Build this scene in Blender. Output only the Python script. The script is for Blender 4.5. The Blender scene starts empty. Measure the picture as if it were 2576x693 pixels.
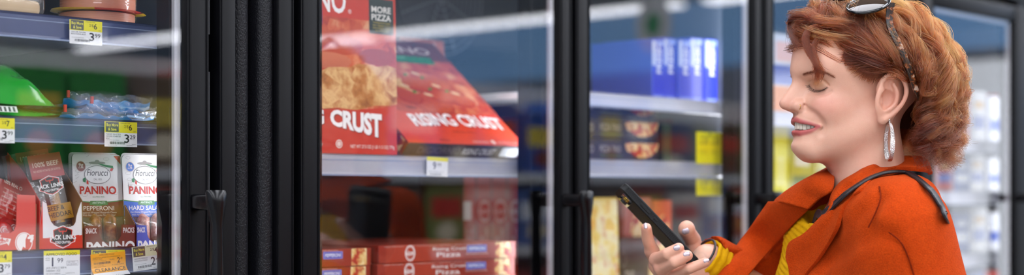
import bpy, bmesh, math, random
import numpy as np
from mathutils import Vector, Matrix, Euler
random.seed(7)
SC = bpy.context.scene
COL = SC.collection
R = math.radians

# ------------------------------------------------------------------ camera, world, exposure
# world axes: X runs along the row of freezer doors, Y into the freezers, Z up; camera above the origin
FPX, HOR, CAMH = 3763.0, 487.0, 1.38
TH = math.atan(3512.0/FPX); CT, ST = math.cos(TH), math.sin(TH)
cam_d = bpy.data.cameras.new('camera'); cam = bpy.data.objects.new('camera', cam_d); COL.objects.link(cam)
cam.location = (0, 0, CAMH)
cam.rotation_euler = (R(90), 0, math.atan2(ST, CT) - R(90))
cam_d.sensor_width = 36; cam_d.lens = FPX/2576*36
cam_d.shift_y = (HOR-346.5)/2576
cam_d.clip_start = 0.05
cam_d.dof.use_dof = True; cam_d.dof.focus_distance = 2.10; cam_d.dof.aperture_fstop = 2.2
SC.camera = cam
w = bpy.data.worlds.new('store_world'); SC.world = w; w.use_nodes = True
w.node_tree.nodes['Background'].inputs[0].default_value = (.75, .8, .9, 1)
w.node_tree.nodes['Background'].inputs[1].default_value = 0.6
SC.view_settings.view_transform = 'Standard'; SC.view_settings.look = 'None'
SC.view_settings.exposure = 0.0; SC.view_settings.gamma = 1; SC.view_settings.use_curve_mapping = False
SC.cycles.use_denoising = True
SC.cycles.max_bounces = 10; SC.cycles.transparent_max_bounces = 24
SC.cycles.caustics_reflective = False; SC.cycles.caustics_refractive = False
SC.cycles.sample_clamp_indirect = 6.0
LAMP = 9.0      # radiance of the ceiling tubes
CASE_LED = 20.0  # radiance of the light strips inside the freezers
DAY = 2.4       # storefront window

def XU(u, Y):
    r = (u-1288.0)/FPX
    return Y*(CT+r*ST)/(ST-r*CT)
def ZV(u, v, Y):
    r = (u-1288.0)/FPX
    z = XU(u, Y)*CT + Y*ST
    return CAMH-(v-HOR)/FPX*z

NUM = ('first second third fourth fifth sixth seventh eighth ninth tenth eleventh twelfth thirteenth fourteenth fifteenth sixteenth seventeenth eighteenth nineteenth twentieth').split()
NUM += ['twenty-'+a for a in NUM[:9]]+['thirtieth']+['thirty-'+a for a in NUM[:9]]
# ------------------------------------------------------------------ colour and material helpers
def lin(h):
    if not isinstance(h, str): return tuple(h)[:3]
    h = h.lstrip('#'); o = []
    for i in (0, 2, 4):
        c = int(h[i:i+2], 16)/255
        o.append(c/12.92 if c <= .04045 else ((c+.055)/1.055)**2.4)
    return tuple(o)
MATS = {}
class NT:
    def __init__(s, name):
        s.m = bpy.data.materials.new(name); s.m.use_nodes = True
        s.t = s.m.node_tree; s.n = s.t.nodes; s.n.clear()
        s.out = s.n.new('ShaderNodeOutputMaterial')
    def add(s, typ, **k):
        nd = s.n.new('ShaderNode'+typ)
        for a, b in k.items():
            if a.startswith('i_'): s.set(nd, a[2:].replace('__', ' '), b)
            else: setattr(nd, a, b)
        return nd
    def set(s, nd, key, val):
        sk = nd.inputs[int(key)] if key.isdigit() else nd.inputs[key]
        if isinstance(val, bpy.types.NodeSocket): s.t.links.new(val, sk)
        elif isinstance(val, tuple) and len(val) == 3 and sk.type == 'RGBA': sk.default_value = (*val, 1)
        else: sk.default_value = val
    def ramp(s, fac, stops):
        r = s.add('ValToRGB'); s.set(r, '0', fac)
        el = r.color_ramp.elements
        while len(el) < len(stops): el.new(.5)
        for e, (p, c) in zip(el, stops): e.position = p; e.color = (*lin(c), 1)
        return r.outputs[0]
    def math(s, op, a, b=None, clamp=False):
        m = s.add('Math', operation=op, use_clamp=clamp); s.set(m, '0', a)
        if b is not None: s.set(m, '1', b)
        return m.outputs[0]
    def mix(s, fac, a, b, mode='MIX'):
        m = s.add('MixRGB', blend_type=mode); s.set(m, '0', fac); s.set(m, '1', a); s.set(m, '2', b)
        return m.outputs[0]
    def noise(s, scale, detail=3, rough=.5, vec=None, out='Fac'):
        n = s.add('TexNoise', i_Scale=scale, i_Detail=detail, i_Roughness=rough)
        if vec is None: vec = s.add('TexCoord').outputs['Object']
        s.set(n, 'Vector', vec)
        return n.outputs[out]
    def bump(s, h, strength=.2, dist=.001, normal=None):
        b = s.add('Bump', i_Strength=strength, i_Distance=dist); s.set(b, 'Height', h)
        if normal is not None: s.set(b, 'Normal', normal)
        return b.outputs[0]
    def surf(s, sh): s.t.links.new(sh, s.out.inputs[0]); return s.m
def pbsdf(nt, **k):
    p = nt.add('BsdfPrincipled')
    for a, b in k.items(): nt.set(p, a.replace('__', ' '), b)
    return p
def mat(name, col, rough=.5, metal=0., vary=.12, scale=30., bump=0., bscale=200., spec=.5, alpha=1., trans=0., emit=0., coat=0., sheen=0.):
    if name in MATS: return MATS[name]
    nt = NT(name); c = lin(col)
    f = nt.noise(scale, 4)
    cc = nt.mix(f, tuple(x*(1-vary) for x in c), tuple(min(1, x*(1+vary)) for x in c))
    p = pbsdf(nt, Base__Color=cc, Roughness=rough, Metallic=metal, Specular__IOR__Level=spec, Alpha=alpha, Coat__Weight=coat, Sheen__Weight=sheen)
    if trans: nt.set(p, 'Transmission Weight', trans)
    if emit: nt.set(p, 'Emission Color', c); nt.set(p, 'Emission Strength', emit)
    if bump: nt.set(p, 'Normal', nt.bump(nt.noise(bscale, 2), bump, .001))
    MATS[name] = nt.surf(p.outputs[0]); return MATS[name]
def print_mat(name='printed_card', rough=.38, spec=.5, coat=.0, alpha=1.0):
    if name in MATS: return MATS[name]
    nt = NT(name); a = nt.add('VertexColor', layer_name='Col')
    f = nt.noise(60, 3); c = nt.mix(.06, a.outputs[0], f, 'OVERLAY')
    p = pbsdf(nt, Base__Color=c, Roughness=rough, Specular__IOR__Level=spec, Coat__Weight=coat, Coat__Roughness=.15, Alpha=alpha)
    nt.set(p, 'Normal', nt.bump(nt.noise(25, 2), .12, .002))
    MATS[name] = nt.surf(p.outputs[0]); return MATS[name]
def thin_clear(name, f0, col=(1, 1, 1), rough=0.0, haze=0.0, bump=0.0, bscale=60):
    """thin clear sheet: Schlick reflection over a see-through body, optional milky haze"""
    if name in MATS: return MATS[name]
    nt = NT(name)
    g = nt.add('NewGeometry')
    d = nt.add('VectorMath', operation='DOT_PRODUCT'); nt.set(d, '0', g.outputs['Incoming']); nt.set(d, '1', g.outputs['Normal'])
    c = nt.math('ABSOLUTE', d.outputs['Value'])
    p5 = nt.math('POWER', nt.math('SUBTRACT', 1.0, c, True), 5.0)
    fac = nt.math('ADD', nt.math('MULTIPLY', p5, 1-f0), f0, True)
    tr = nt.add('BsdfTransparent', i_Color=col); gl = nt.add('BsdfGlossy', i_Roughness=rough)
    body = tr.outputs[0]
    if bump: nt.set(gl, 'Normal', nt.bump(nt.noise(bscale, 3), bump, .004))
    if haze:
        df = nt.add('BsdfDiffuse', i_Color=(.85, .87, .9)); mx = nt.add('MixShader')
        nt.set(mx, '0', haze); nt.set(mx, '1', body); nt.set(mx, '2', df.outputs[0]); body = mx.outputs[0]
    m = nt.add('MixShader'); nt.set(m, '0', fac); nt.set(m, '1', body); nt.set(m, '2', gl.outputs[0])
    MATS[name] = nt.surf(m.outputs[0]); return MATS[name]
def emit_mat(name, col, strength):
    if name in MATS: return MATS[name]
    nt = NT(name); e = nt.add('Emission', i_Color=lin(col), i_Strength=strength)
    MATS[name] = nt.surf(e.outputs[0]); return MATS[name]

# ------------------------------------------------------------------ mesh helpers
class MB:
    def __init__(s): s.v, s.f, s.c, s.m = [], [], [], []
    def add(s, vs, fs, col=(.8, .8, .8), mi=0, M=None):
        o = len(s.v)
        s.v += [tuple(M @ Vector(p)) if M is not None else tuple(p) for p in vs]
        c = lin(col)
        for f in fs: s.f.append([i+o for i in f]); s.c.append(c); s.m.append(mi)
        return s
    def box(s, x0, x1, y0, y1, z0, z1, col=(.8, .8, .8), mi=0, bev=0., seg=1, M=None):
        if bev <= 0:
            vs = [(x, y, z) for x in (x0, x1) for y in (y0, y1) for z in (z0, z1)]
            fs = [(0, 1, 3, 2), (4, 6, 7, 5), (0, 4, 5, 1), (2, 3, 7, 6), (0, 2, 6, 4), (1, 5, 7, 3)]
            return s.add(vs, fs, col, mi, M)
        bm = bmesh.new(); bmesh.ops.create_cube(bm, size=1)
        for v in bm.verts: v.co = Vector(((x0+x1)/2+v.co.x*(x1-x0), (y0+y1)/2+v.co.y*(y1-y0), (z0+z1)/2+v.co.z*(z1-z0)))
        bmesh.ops.bevel(bm, geom=bm.edges[:], offset=bev, segments=seg, affect='EDGES', profile=.5)
        return s.bm(bm, col, mi, M)
    def bm(s, bm, col=(.8, .8, .8), mi=0, M=None):
        bm.verts.index_update()
        s.add([v.co[:] for v in bm.verts], [[v.index for v in f.verts] for f in bm.faces], col, mi, M); bm.free(); return s
    def grid(s, P, col=(.8, .8, .8), mi=0, cu=False, cv=False, M=None):
        P = np.asarray(P, float); n, m = P.shape[:2]; fs = []
        for i in range(n if cu else n-1):
            for j in range(m if cv else m-1):
                a, b = (i+1) % n, (j+1) % m
                fs.append((i*m+j, a*m+j, a*m+b, i*m+b))
        return s.add([tuple(p) for p in P.reshape(-1, 3)], fs, col, mi, M)
    def tube(s, path, r, n=8, col=(.8, .8, .8), mi=0, closed=False, sx=1., caps=True, M=None):
        path = [Vector(p) for p in path]; k = len(path); rs = r if hasattr(r, '__len__') else [r]*k
        rings = []; up = None
        for i, p in enumerate(path):
            t = (path[(i+1) % k]-path[i-1]) if closed else (path[min(i+1, k-1)]-path[max(i-1, 0)])
            t.normalize()
            if up is None: up = Vector((0, 0, 1)) if abs(t.z) < .9 else Vector((0, 1, 0))
            a = t.cross(up); a.normalize(); up = a.cross(t)
            rings.append([p + a*math.cos(2*math.pi*j/n)*rs[i]*sx + up*math.sin(2*math.pi*j/n)*rs[i] for j in range(n)])
        o = [[tuple(q) for q in rg] for rg in rings]
        s.grid(o, col, mi, cu=closed, cv=True, M=M)
        if caps and not closed:
            s.add(o[0], [list(range(n))], col, mi, M); s.add(o[-1], [list(range(n))[::-1]], col, mi, M)
        return s
    def lathe(s, prof, c=(0, 0, 0), n=32, col=(.8, .8, .8), mi=0, M=None):
        P = [[(c[0]+r*math.cos(2*math.pi*j/n), c[1]+r*math.sin(2*math.pi*j/n), c[2]+z) for j in range(n)] for r, z in prof]
        return s.grid(P, col, mi, cv=True, M=M)
    def prism(s, poly, d0, d1, fr=lambda x, y, d: (x, d, y), col=(.8, .8, .8), mi=0, M=None):
        n = len(poly); vs = [fr(x, y, d0) for x, y in poly]+[fr(x, y, d1) for x, y in poly]
        fs = [list(range(n)), list(range(n, 2*n))[::-1]]+[(i, i+n, (i+1) % n+n, (i+1) % n) for i in range(n)]
        return s.add(vs, fs, col, mi, M)
    def build(s, name, mats=None, parent=None, smooth=35, off=None):
        me = bpy.data.meshes.new(name)
        vs = s.v if off is None else [(a-off[0], b-off[1], c-off[2]) for a, b, c in s.v]
        me.from_pydata(vs, [], s.f)
        mats = mats or print_mat()
        for m in (mats if isinstance(mats, (list, tuple)) else [mats]): me.materials.append(m)
        if len(me.polygons):
            me.polygons.foreach_set('material_index', s.m)
            ca = me.color_attributes.new('Col', 'FLOAT_COLOR', 'CORNER')
            arr = np.ones((len(me.loops), 4), np.float32)
            cnt = np.array([len(f) for f in s.f]); arr[:, :3] = np.repeat(np.array(s.c, np.float32), cnt, axis=0)
            ca.data.foreach_set('color', arr.ravel())
        if smooth:
            me.polygons.foreach_set('use_smooth', [True]*len(me.polygons)); me.set_sharp_from_angle(angle=R(smooth))
        me.update()
        return link(name, me, parent)
def link(name, data, parent=None):
    o = bpy.data.objects.new(name, data); COL.objects.link(o)
    if parent is not None: o.parent = parent
    return o
def tag(o, label=None, cat=None, group=None, kind=None):
    for k, v in (('label', label), ('category', cat), ('group', group), ('kind', kind)):
        if v: o[k] = v
    return o
def thing(name, label, cat, loc=(0, 0, 0), rot=(0, 0, 0), group=None):
    o = link(name, None); o.location = loc; o.rotation_euler = rot
    o.empty_display_size = .05
    return tag(o, label, cat, group)
def copy_tree(o, parent=None):
    c = o.copy(); COL.objects.link(c)
    if parent is not None: c.parent = parent
    for ch in o.children: copy_tree(ch, c)
    return c

# ------------------------------------------------------------------ flat print: lettering and shapes on a face
_tc = {}
def text_mesh(s, off=0., shear=0.):
    k = (s, off, shear)
    if k in _tc: return _tc[k]
    cu = bpy.data.curves.new('lettering', 'FONT'); cu.body = s; cu.size = 1; cu.offset = off; cu.shear = shear; cu.resolution_u = 3
    cu.fill_mode = 'BOTH'
    ob = bpy.data.objects.new('lettering', cu)
    me = ob.to_mesh()
    v = np.array([p.co[:2] for p in me.vertices]) if len(me.vertices) else np.zeros((0, 2))
    f = [list(p.vertices) for p in me.polygons]
    ob.to_mesh_clear(); bpy.data.objects.remove(ob); bpy.data.curves.remove(cu)
    _tc[k] = (v, f); return _tc[k]
class Print:
    """2-D print in metres (x right, y up); later layers lie on earlier ones"""
    EPS = .00005
    def __init__(s): s.items = []; s.l = 1
    def poly(s, pts, col, l=None, mi=0):
        s.items.append(([tuple(p) for p in pts], [list(range(len(pts)))], lin(col), s.l if l is None else l, mi)); s.l += .25; return s
    def rect(s, x0, y0, x1, y1, col, r=0, mi=0):
        if r <= 0: return s.poly([(x0, y0), (x1, y0), (x1, y1), (x0, y1)], col, mi=mi)
        pts = []
        for cx, cy, a in ((x1-r, y0+r, -90), (x1-r, y1-r, 0), (x0+r, y1-r, 90), (x0+r, y0+r, 180)):
            pts += [(cx+r*math.cos(R(a+t)), cy+r*math.sin(R(a+t))) for t in (0, 30, 60, 90)]
        return s.poly(pts, col, mi=mi)
    def ell(s, cx, cy, rx, ry, col, n=28, a0=0, a1=360, rot=0, mi=0):
        full = abs(a1-a0) >= 360
        pts = [(rx*math.cos(R(a0+(a1-a0)*i/n)), ry*math.sin(R(a0+(a1-a0)*i/n))) for i in range(n+(0 if full else 1))]
        c, q = math.cos(R(rot)), math.sin(R(rot))
        return s.poly([(cx+x*c-y*q, cy+x*q+y*c) for x, y in pts], col, mi=mi)
    def ring(s, cx, cy, rx, ry, wd, col, n=32):
        v = []; f = []
        for i in range(n):
            a = 2*math.pi*i/n
            v += [(cx+rx*math.cos(a), cy+ry*math.sin(a)), (cx+(rx-wd)*math.cos(a), cy+(ry-wd)*math.sin(a))]
            j = (i+1) % n; f.append([2*i, 2*j, 2*j+1, 2*i+1])
        s.items.append((v, f, lin(col), s.l, 0)); s.l += .25; return s
    def line(s, x0, y0, x1, y1, wd, col):
        d = math.hypot(x1-x0, y1-y0) or 1; nx, ny = -(y1-y0)/d*wd/2, (x1-x0)/d*wd/2
        return s.poly([(x0-nx, y0-ny), (x1-nx, y1-ny), (x1+nx, y1+ny), (x0+nx, y0+ny)], col)
    def text(s, t, x, y, h, col, w=None, al='l', bold=.0, shear=0., rot=0., warp=None):
        """cap height h; w squeezes the line to that width; al: l, c, r; warp(x,y)->(x,y) after placing"""
        if not t: return s
        v, f = text_mesh(t, bold, shear)
        if not len(v): return s
        sy = h/.72; x0, x1 = v[:, 0].min(), v[:, 0].max()
        sx = sy if w is None else w/max(x1-x0, 1e-6)
        px = (v[:, 0]-x0)*sx; py = v[:, 1]*sy; W = (x1-x0)*sx
        px = px-(0 if al == 'l' else W/2 if al == 'c' else W)
        c, q = math.cos(R(rot)), math.sin(R(rot))
        X = x+px*c-py*q; Y = y+px*q+py*c
        pts = [(a, b) for a, b in zip(X, Y)]
        if warp: pts = [warp(a, b) for a, b in pts]
        s.items.append((pts, f, lin(col), s.l, 0)); s.l += .25; return s
    def barcode(s, x0, y0, x1, y1, col, seed=1):
        rg = random.Random(seed); x = x0; n = 0
        while x < x1:
            wd = rg.choice((.4, .4, .8, 1.2))*(x1-x0)/34
            s.poly([(x, y0), (min(x1, x+wd), y0), (min(x1, x+wd), y1), (x, y1)], col, l=s.l); s.l -= .25
            x += wd+rg.choice((.4, .5, .9))*(x1-x0)/34
        s.l += .25; return s
    def clip_x(s, x0, x1):
        """drop print outside the sheet"""
        for k, (p, f, c, l, mi) in enumerate(s.items):
            s.items[k] = ([(min(max(a, x0), x1), b) for a, b in p], f, c, l, mi)
        return s
    def clip_y(s, y0, y1):
        for k, (p, f, c, l, mi) in enumerate(s.items):
            s.items[k] = ([(a, min(max(b, y0), y1)) for a, b in p], f, c, l, mi)
        return s
    def build(s, name, fr, parent, mats=None, off=None):
        """fr(x, y, d) -> point, d = distance off the face"""
        mb = MB()
        for p, f, c, l, mi in s.items: mb.add([fr(x, y, l*s.EPS) for x, y in p], f, c, mi)
        o = mb.build(name, mats or print_mat(), parent, smooth=0, off=off); return o
# ------------------------------------------------------------------ materials of the place
M_black = mat('black_powder_coat', '#050508', rough=.42, spec=.15, vary=.2, scale=60, bump=.05, bscale=500)
M_black2 = mat('black_vinyl_gasket', '#08080b', rough=.55, vary=.2)
def pebble():
    nt = NT('pebbled_black_vinyl')
    v = nt.add('TexVoronoi', feature='DISTANCE_TO_EDGE', i_Scale=300.0)
    tc = nt.add('TexCoord'); mp = nt.add('Mapping'); nt.set(mp, 'Vector', tc.outputs['Object']); nt.set(mp, 'Scale', (1, 1, .6))
    wv = nt.add('VectorMath', operation='ADD'); nt.set(wv, '0', mp.outputs[0])
    nz = nt.add('TexNoise', i_Scale=60.0); nt.set(nz, 'Vector', tc.outputs['Object'])
    sc = nt.add('VectorMath', operation='SCALE'); nt.set(sc, '0', nz.outputs['Color']); nt.set(sc, 'Scale', .008); nt.set(wv, '1', sc.outputs[0])
    nt.set(v, 'Vector', wv.outputs[0])
    p = pbsdf(nt, Base__Color=(.004, .004, .006), Roughness=.45, Specular__IOR__Level=.25)
    nt.set(p, 'Normal', nt.bump(nt.math('MINIMUM', v.outputs['Distance'], .25), .40, .003))
    return nt.surf(p.outputs[0])
M_pebble = pebble()
M_alu = mat('brushed_aluminium', '#b9bdc4', rough=.3, metal=1., vary=.1, scale=120)
M_spacer = mat('pale_spacer_bar', '#c4c3c9', rough=.4, metal=.2, vary=.08, scale=400)
M_liner = mat('grey_painted_liner', '#a9adb2', rough=.45, vary=.06, scale=8)
M_dliner = mat('liner_darkened_for_shade', '#2c3038', rough=.5, vary=.1, scale=8)  # colour darkened to stand in for weak light deep in the cooler
M_wire = mat('pale_coated_wire', '#aab4bf', rough=.35, vary=.05)
M_rail = mat('navy_plastic_channel', '#454e73', rough=.18, vary=.22, scale=14, coat=.6, bump=.04, bscale=90)
M_railedge = mat('frosted_clear_lip', '#8f9cb8', rough=.12, vary=.15, coat=.7)
M_glass = thin_clear('door_glass', .085)
M_film = thin_clear('clear_plastic_film', .10, rough=.12, haze=.16, bump=.7, bscale=70)
M_lens = thin_clear('clear_shell', .06, rough=.08, haze=.05, bump=.3, bscale=40)
M_led = emit_mat('case_light_strip', '#f4f7ff', CASE_LED)
M_tube = emit_mat('ceiling_lamp_diffuser', '#f3f6ff', LAMP)
M_white = mat('white_enamel', '#d9dbdc', rough=.4, vary=.05)
M_handle = mat('black_glossy_handle', '#060609', rough=.22, spec=.3, vary=.1)

# ------------------------------------------------------------------ the store around the freezers
def floor_mat():
    nt = NT('vinyl_floor_tiles')
    tc = nt.add('TexCoord'); f = nt.noise(3, 5); c = nt.ramp(f, [(.3, '#9a9890'), (.7, '#b5b2a8')])
    f2 = nt.noise(90, 2); c = nt.mix(.15, c, f2, 'OVERLAY')
    p = pbsdf(nt, Base__Color=c, Roughness=.25); return nt.surf(p.outputs[0])
X0, X1, Y0, Y1, ZC = -3.0, 13.0, -14.0, 2.75, 3.9
def struct(name, bx, m, parent=None):
    o = MB().box(*bx).build(name, m, parent, smooth=0)
    return tag(o, kind='structure') if parent is None else o
struct('floor', (X0, X1, Y0, Y1, -.1, 0), floor_mat())
struct('ceiling', (X0, X1, Y0, Y1, ZC, ZC+.1), mat('ceiling_board', '#c6c8cb', rough=.8, vary=.05, scale=4))
M_wall = mat('pale_wall_paint', '#b7bcc4', rough=.7, vary=.05, scale=3)
struct('wall_back', (X0, X1, Y1, Y1+.1, 0, ZC), M_wall)
struct('wall_near', (X0-.1, X0, Y0, Y1, 0, ZC), M_wall)
struct('wall_front', (X0, X1, Y0-.1, Y0, 0, ZC), M_wall)
struct('wall_far', (X1, X1+.1, Y0, Y1, 0, ZC), M_wall)
struct('baseboard_back', (X0, X1, Y1-.02, Y1, 0, .12), M_black)
struct('baseboard_far', (X1-.02, X1, Y0, Y1, 0, .12), M_black)
def glow_added_fascia():  # the blue band's glow is added to brighten its reflection
    nt = NT('blue_fascia_added_glow'); f = nt.noise(1.2, 2); c = nt.mix(f, (.20, .46, .95), (.34, .60, 1.0)); e = nt.add('Emission', i_Color=c, i_Strength=1.5); return nt.surf(e.outputs[0])
struct('trim_1', (X1-.06, X1, Y0, Y1-.2, 2.72, 3.42), glow_added_fascia())
win = struct('window_1', (X1-.07, X1-.02, -5.2, -2.1, .5, 2.65), mat('storefront_frame', '#3a3c40', rough=.4))
for i in range(3):
    a = -5.15+i*1.02
    MB().box(X1-.075, X1-.07, a, a+.95, .55, 2.6).build('pane', emit_mat('daylit_storefront_pane', '#eef4ff', DAY), win, smooth=0)
# ceiling lamps: long rows across the aisle; closest lamps stretched for more light on the woman
for i, x in enumerate((-1.6, .3, 2.2, 4.1, 6.0, 7.9, 9.7, 11.2)):
    for j, (a, b) in enumerate(((-13.2, -9.2), (-8.9, -4.9), (-4.6, 2.5))):
        if i == 7 and j == 0: a, b = -11.0, -9.2
        if i == 6 and j == 0: a, b = -12.8, -10.6
        if (i, j) in ((5, 0), (6, 1), (4, 0)): continue
        if (i, j) == (5, 1): a = -7.0
        t = thing('ceiling_lamp', '%s hanging tube lamp in the %s lamp row from the near wall' % (('farthest', 'middle', 'closest unseen')[j], ('first', 'second', 'third', 'fourth', 'fifth', 'sixth', 'seventh', 'last')[i]), 'lamp', (x, (a+b)/2, 3.12), group='rows of hanging ceiling lamps')
        L = (b-a)/2
        hw = .34 if (j == 2 and i < 5) else .10  # unseen near rows widened to brighten the aisle
        MB().box(-hw-.02, hw+.02, -L, L, .03, .10, bev=.008).build('lamp_housing', M_white, t)
        MB().box(-hw, hw, -L+.02, L-.02, 0, .03).build('diffuser', M_tube, t, smooth=0)
        for s in (-L*.8, L*.8): MB().tube([(0, s, .09), (0, s, ZC-3.12)], .006, 6).build('hanger', M_alu, t)
t = thing('hanging_sign', 'round white hanging sign with a green centre, far across the store', 'sign', (8.6, -3.2, 2.6))
o = MB(); Mx = Matrix.Rotation(R(-75), 4, 'Z') @ Matrix.Rotation(R(90), 4, 'X')
o.lathe([(0, .0), (.2, 0), (.2, .012), (0, .012)], n=40, M=Mx).build('sign_disc', M_white, t)
for zz in (-.003, .015): MB().lathe([(0, zz), (.09, zz)], n=30, M=Mx).build('sign_mark', mat('green_sign_print', '#1f8f4c', vary=.1), t)
MB().tube([(0, 0, .2), (0, 0, ZC-2.6)], .004, 6).build('hanger', M_alu, t)

# ------------------------------------------------------------------ freezer cases
ZF = .34; ZT = 1.868; ZG0, ZG1 = .40, 1.829
def door(case, xa, xg0, xg1, xb, handle=True, stickers=False):
    YF, YB = 1.70, 1.745
    d = MB()
    def stile(a, b):
        d.box(a, b, YF, YB, ZF, ZT, bev=.004, seg=2)
        d.box(a+.003, a+.006, YF-.0015, YF+.002, ZF+.01, ZT-.01, bev=.0006); d.box(b-.006, b-.003, YF-.0015, YF+.002, ZF+.01, ZT-.01, bev=.0006)
    stile(xa, xg0); stile(xg1, xb)
    d.box(xg0-.004, xg1+.004, YF, YB, ZG1, ZT, bev=.004, seg=2); d.box(xg0-.004, xg1+.004, YF, YB, ZF, ZG0, bev=.004, seg=2)
    do = d.build('door', M_black, case)
    MB().box(xg0-.004, xg1+.004, 1.708, 1.712, ZG0-.004, ZG1+.004).build('glass_pane', M_glass, do, smooth=0)
    sp = MB()   # aluminium spacer round the inside of the pane
    for a, b in ((xg0, xg0+.010), (xg1-.010, xg1)):
        sp.box(a, b, 1.7135, 1.724, ZG0, ZG1, bev=.002)
    for a, b in ((ZG0, ZG0+.01), (ZG1-.01, ZG1)):
        sp.box(xg0+.01, xg1-.01, 1.7135, 1.724, a, b, bev=.002)
    sp.build('pane_spacer', M_spacer, do)
    gk = MB()
    for a, b in ((xa+.004, xa+.020), (xb-.020, xb-.004)): gk.box(a, b, YB, YB+.012, ZF+.02, ZT-.01, bev=.003)
    gk.build('gasket', M_black2, do)
    if handle:
        hx = xg1+.012
        h = MB()
        h.box(hx-.008, hx+.010, 1.655, YF+.002, 1.357, 1.379, bev=.004, seg=2)
        # paddle-shaped bar: wide hooked top narrowing into the grip
        pts = [(1.384, .0155, .006), (1.380, .0165, .009), (1.368, .0155, .010), (1.352, .012, .010), (1.338, .0085, .009), (1.32, .0085, .010), (1.2, .0105, .011), (1.1, .0105, .011), (1.0, .012, .011), (.985, .011, .008)]
        rings = [[(hx+.001+w_*math.cos(a), 1.652+dp*math.sin(a), z) for a in [2*math.pi*k/12+.26 for k in range(12)]] for z, w_, dp in pts]
        h.grid(rings, cv=True); h.add(rings[0], [list(range(12))]); h.add(rings[-1], [list(range(12))[::-1]])
        h.box(hx-.008, hx+.010, 1.655, YF+.002, .995, 1.02, bev=.004, seg=2)
        h.build('door_handle', M_handle, do, smooth=50)
    if stickers:
        m = mat('grey_sticker', '#55565a', rough=.5, vary=.1, bump=.1)
        for za, zb in ((1.60, 1.75), (1.383, 1.548)):
            st = MB(); st.box(xb+.001, xb+.011, 1.716, 1.7172, za, zb)
            so = st.build('warning_sticker', m, do, smooth=0)
    return do
def led(case, x, y=1.80, z0=.45, z1=1.80, dx=.006, m=None):
    MB().box(x-dx, x+dx, y, y+.006, z0, z1).build('light_strip', m or M_led, case, smooth=0)
def shelf(case, x0, x1, z, depth=.50, rail=.033, y=1.80, mr=None):
    s = MB(); s.box(x0, x1, y+.004, y+depth, z-.014, z-.002, bev=.002)
    so = s.build('shelf', M_white, case)
    # slightly leaning price channel with a top and bottom lip
    pr_ = [(.002, .0), (.004, -.0005), (.0045, -.003), (.0015, -.004), (.0005, -.029), (-.004, -rail+.001), (-.004, -rail-.001), (.006, -rail-.001), (.006, 0)]
    r = MB(); r.prism([(p[0]+y-.003, p[1]+z) for p in pr_], x0, x1, fr=lambda a, b, d: (d, a, b))
    ro = r.build('price_channel', mr or M_rail, so, smooth=20)
    e = MB(); e.box(x0, x1, y-.008, y-.0022, z-rail-.0015, z-rail+.0008); e.box(x0, x1, y-.0022, y-.0014, z-.010, z-.0088)
    e.build('channel_lip', M_railedge, so, smooth=0)
    return so
def carcass(name, label, x0, x1, mull, liner, endpanels=(True, True)):
    c = thing(name, label, 'freezer', (0, 0, 0))
    YA, YBk = 1.76, 2.62
    MB().box(x0, x1, YBk-.03, YBk, .1, 2.1).build('back_panel', liner, c, smooth=0)
    for k, (a, b, e) in enumerate(((x0, x0+.008, endpanels[0]), (x1-.008, x1, endpanels[1]))):
        MB().box(a, b, YA, YBk, .1, 2.1).build('side_panel', liner, c, smooth=0)
    MB().box(x0, x1, YA, YBk, .0, .32).build('plinth', M_black, c, smooth=0)
    MB().box(x0, x1, YA, YBk, 1.90, 2.12, bev=.004).build('header', M_black, c)
    for a, b in mull:
        MB().box(a, b, 1.760, 1.795, .32, 1.90, bev=.003).build('mullion', M_black, c)
    return c
# left case, with its single door in view
xs = lambda u, Y=1.70: XU(u, Y)
caseL = carcass('upright_cooler', 'black glass-door cooler of cold cuts and cheese at the near end', .60, 1.262, ((XU(422, 1.765), 1.262), (.60, .64)), M_dliner)
MB().box(1.2525, 1.262, 1.716, 1.76, .32, 1.90).build('face_frame', M_black, caseL)
door(caseL, .624, .665, xs(471), xs(528), stickers=True)
for xx in (1.20,): led(caseL, 1.232, 1.799, dx=.004)
led(caseL, .66, 1.80)
# frame members between the two cases
f = MB(); f.box(xs(553), xs(594), 1.70, 1.76, .32, 1.90, bev=.003, seg=2); f.box(xs(556), xs(559), 1.698, 1.702, .34, 1.88, bev=.0006); f.build('frame_post', M_black, caseL)
f = MB(); f.tube([(xs(612, 1.715), 1.728, .0), (xs(612, 1.715), 1.728, 2.12)], .0145, 20); f.build('bumper_strip', M_pebble, caseL, smooth=60)
f = MB(); f.box(1.262, 1.285, 1.74, 2.62, .0, 2.12); f.build('end_panel', M_pebble, caseL)
caseM = carcass('upright_freezer', 'black two-door glass freezer stocked with boxed pizzas', 1.312, 2.606, ((XU(1331, 1.765), 2.022), (2.556, 2.606), (1.345, XU(808, 1.765))), mat('slate_painted_liner', '#4d525a', rough=.45, vary=.06, scale=8))
f = MB(); f.box(1.305, 1.334, 1.706, 2.60, .0, 2.12, bev=.012, seg=4); f.build('end_panel', M_pebble, caseM, smooth=60)
f = MB(); f.box(xs(697), xs(741), 1.70, 1.76, .32, 1.90, bev=.003, seg=2)
f.box(xs(699), xs(702), 1.6985, 1.702, .34, 1.88, bev=.0006); f.box(xs(735), xs(738), 1.6985, 1.702, .34, 1.88, bev=.0006); f.build('frame_post', M_black, caseM)
door(caseM, xs(757), xs(808), xs(1409), xs(1440))
door(caseM, xs(1450), xs(1486), xs(1896), xs(1919))
led(caseM, 2.002, 1.797, dx=.012); led(caseM, 1.40, 1.797); led(caseM, 2.585, 1.797)
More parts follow.
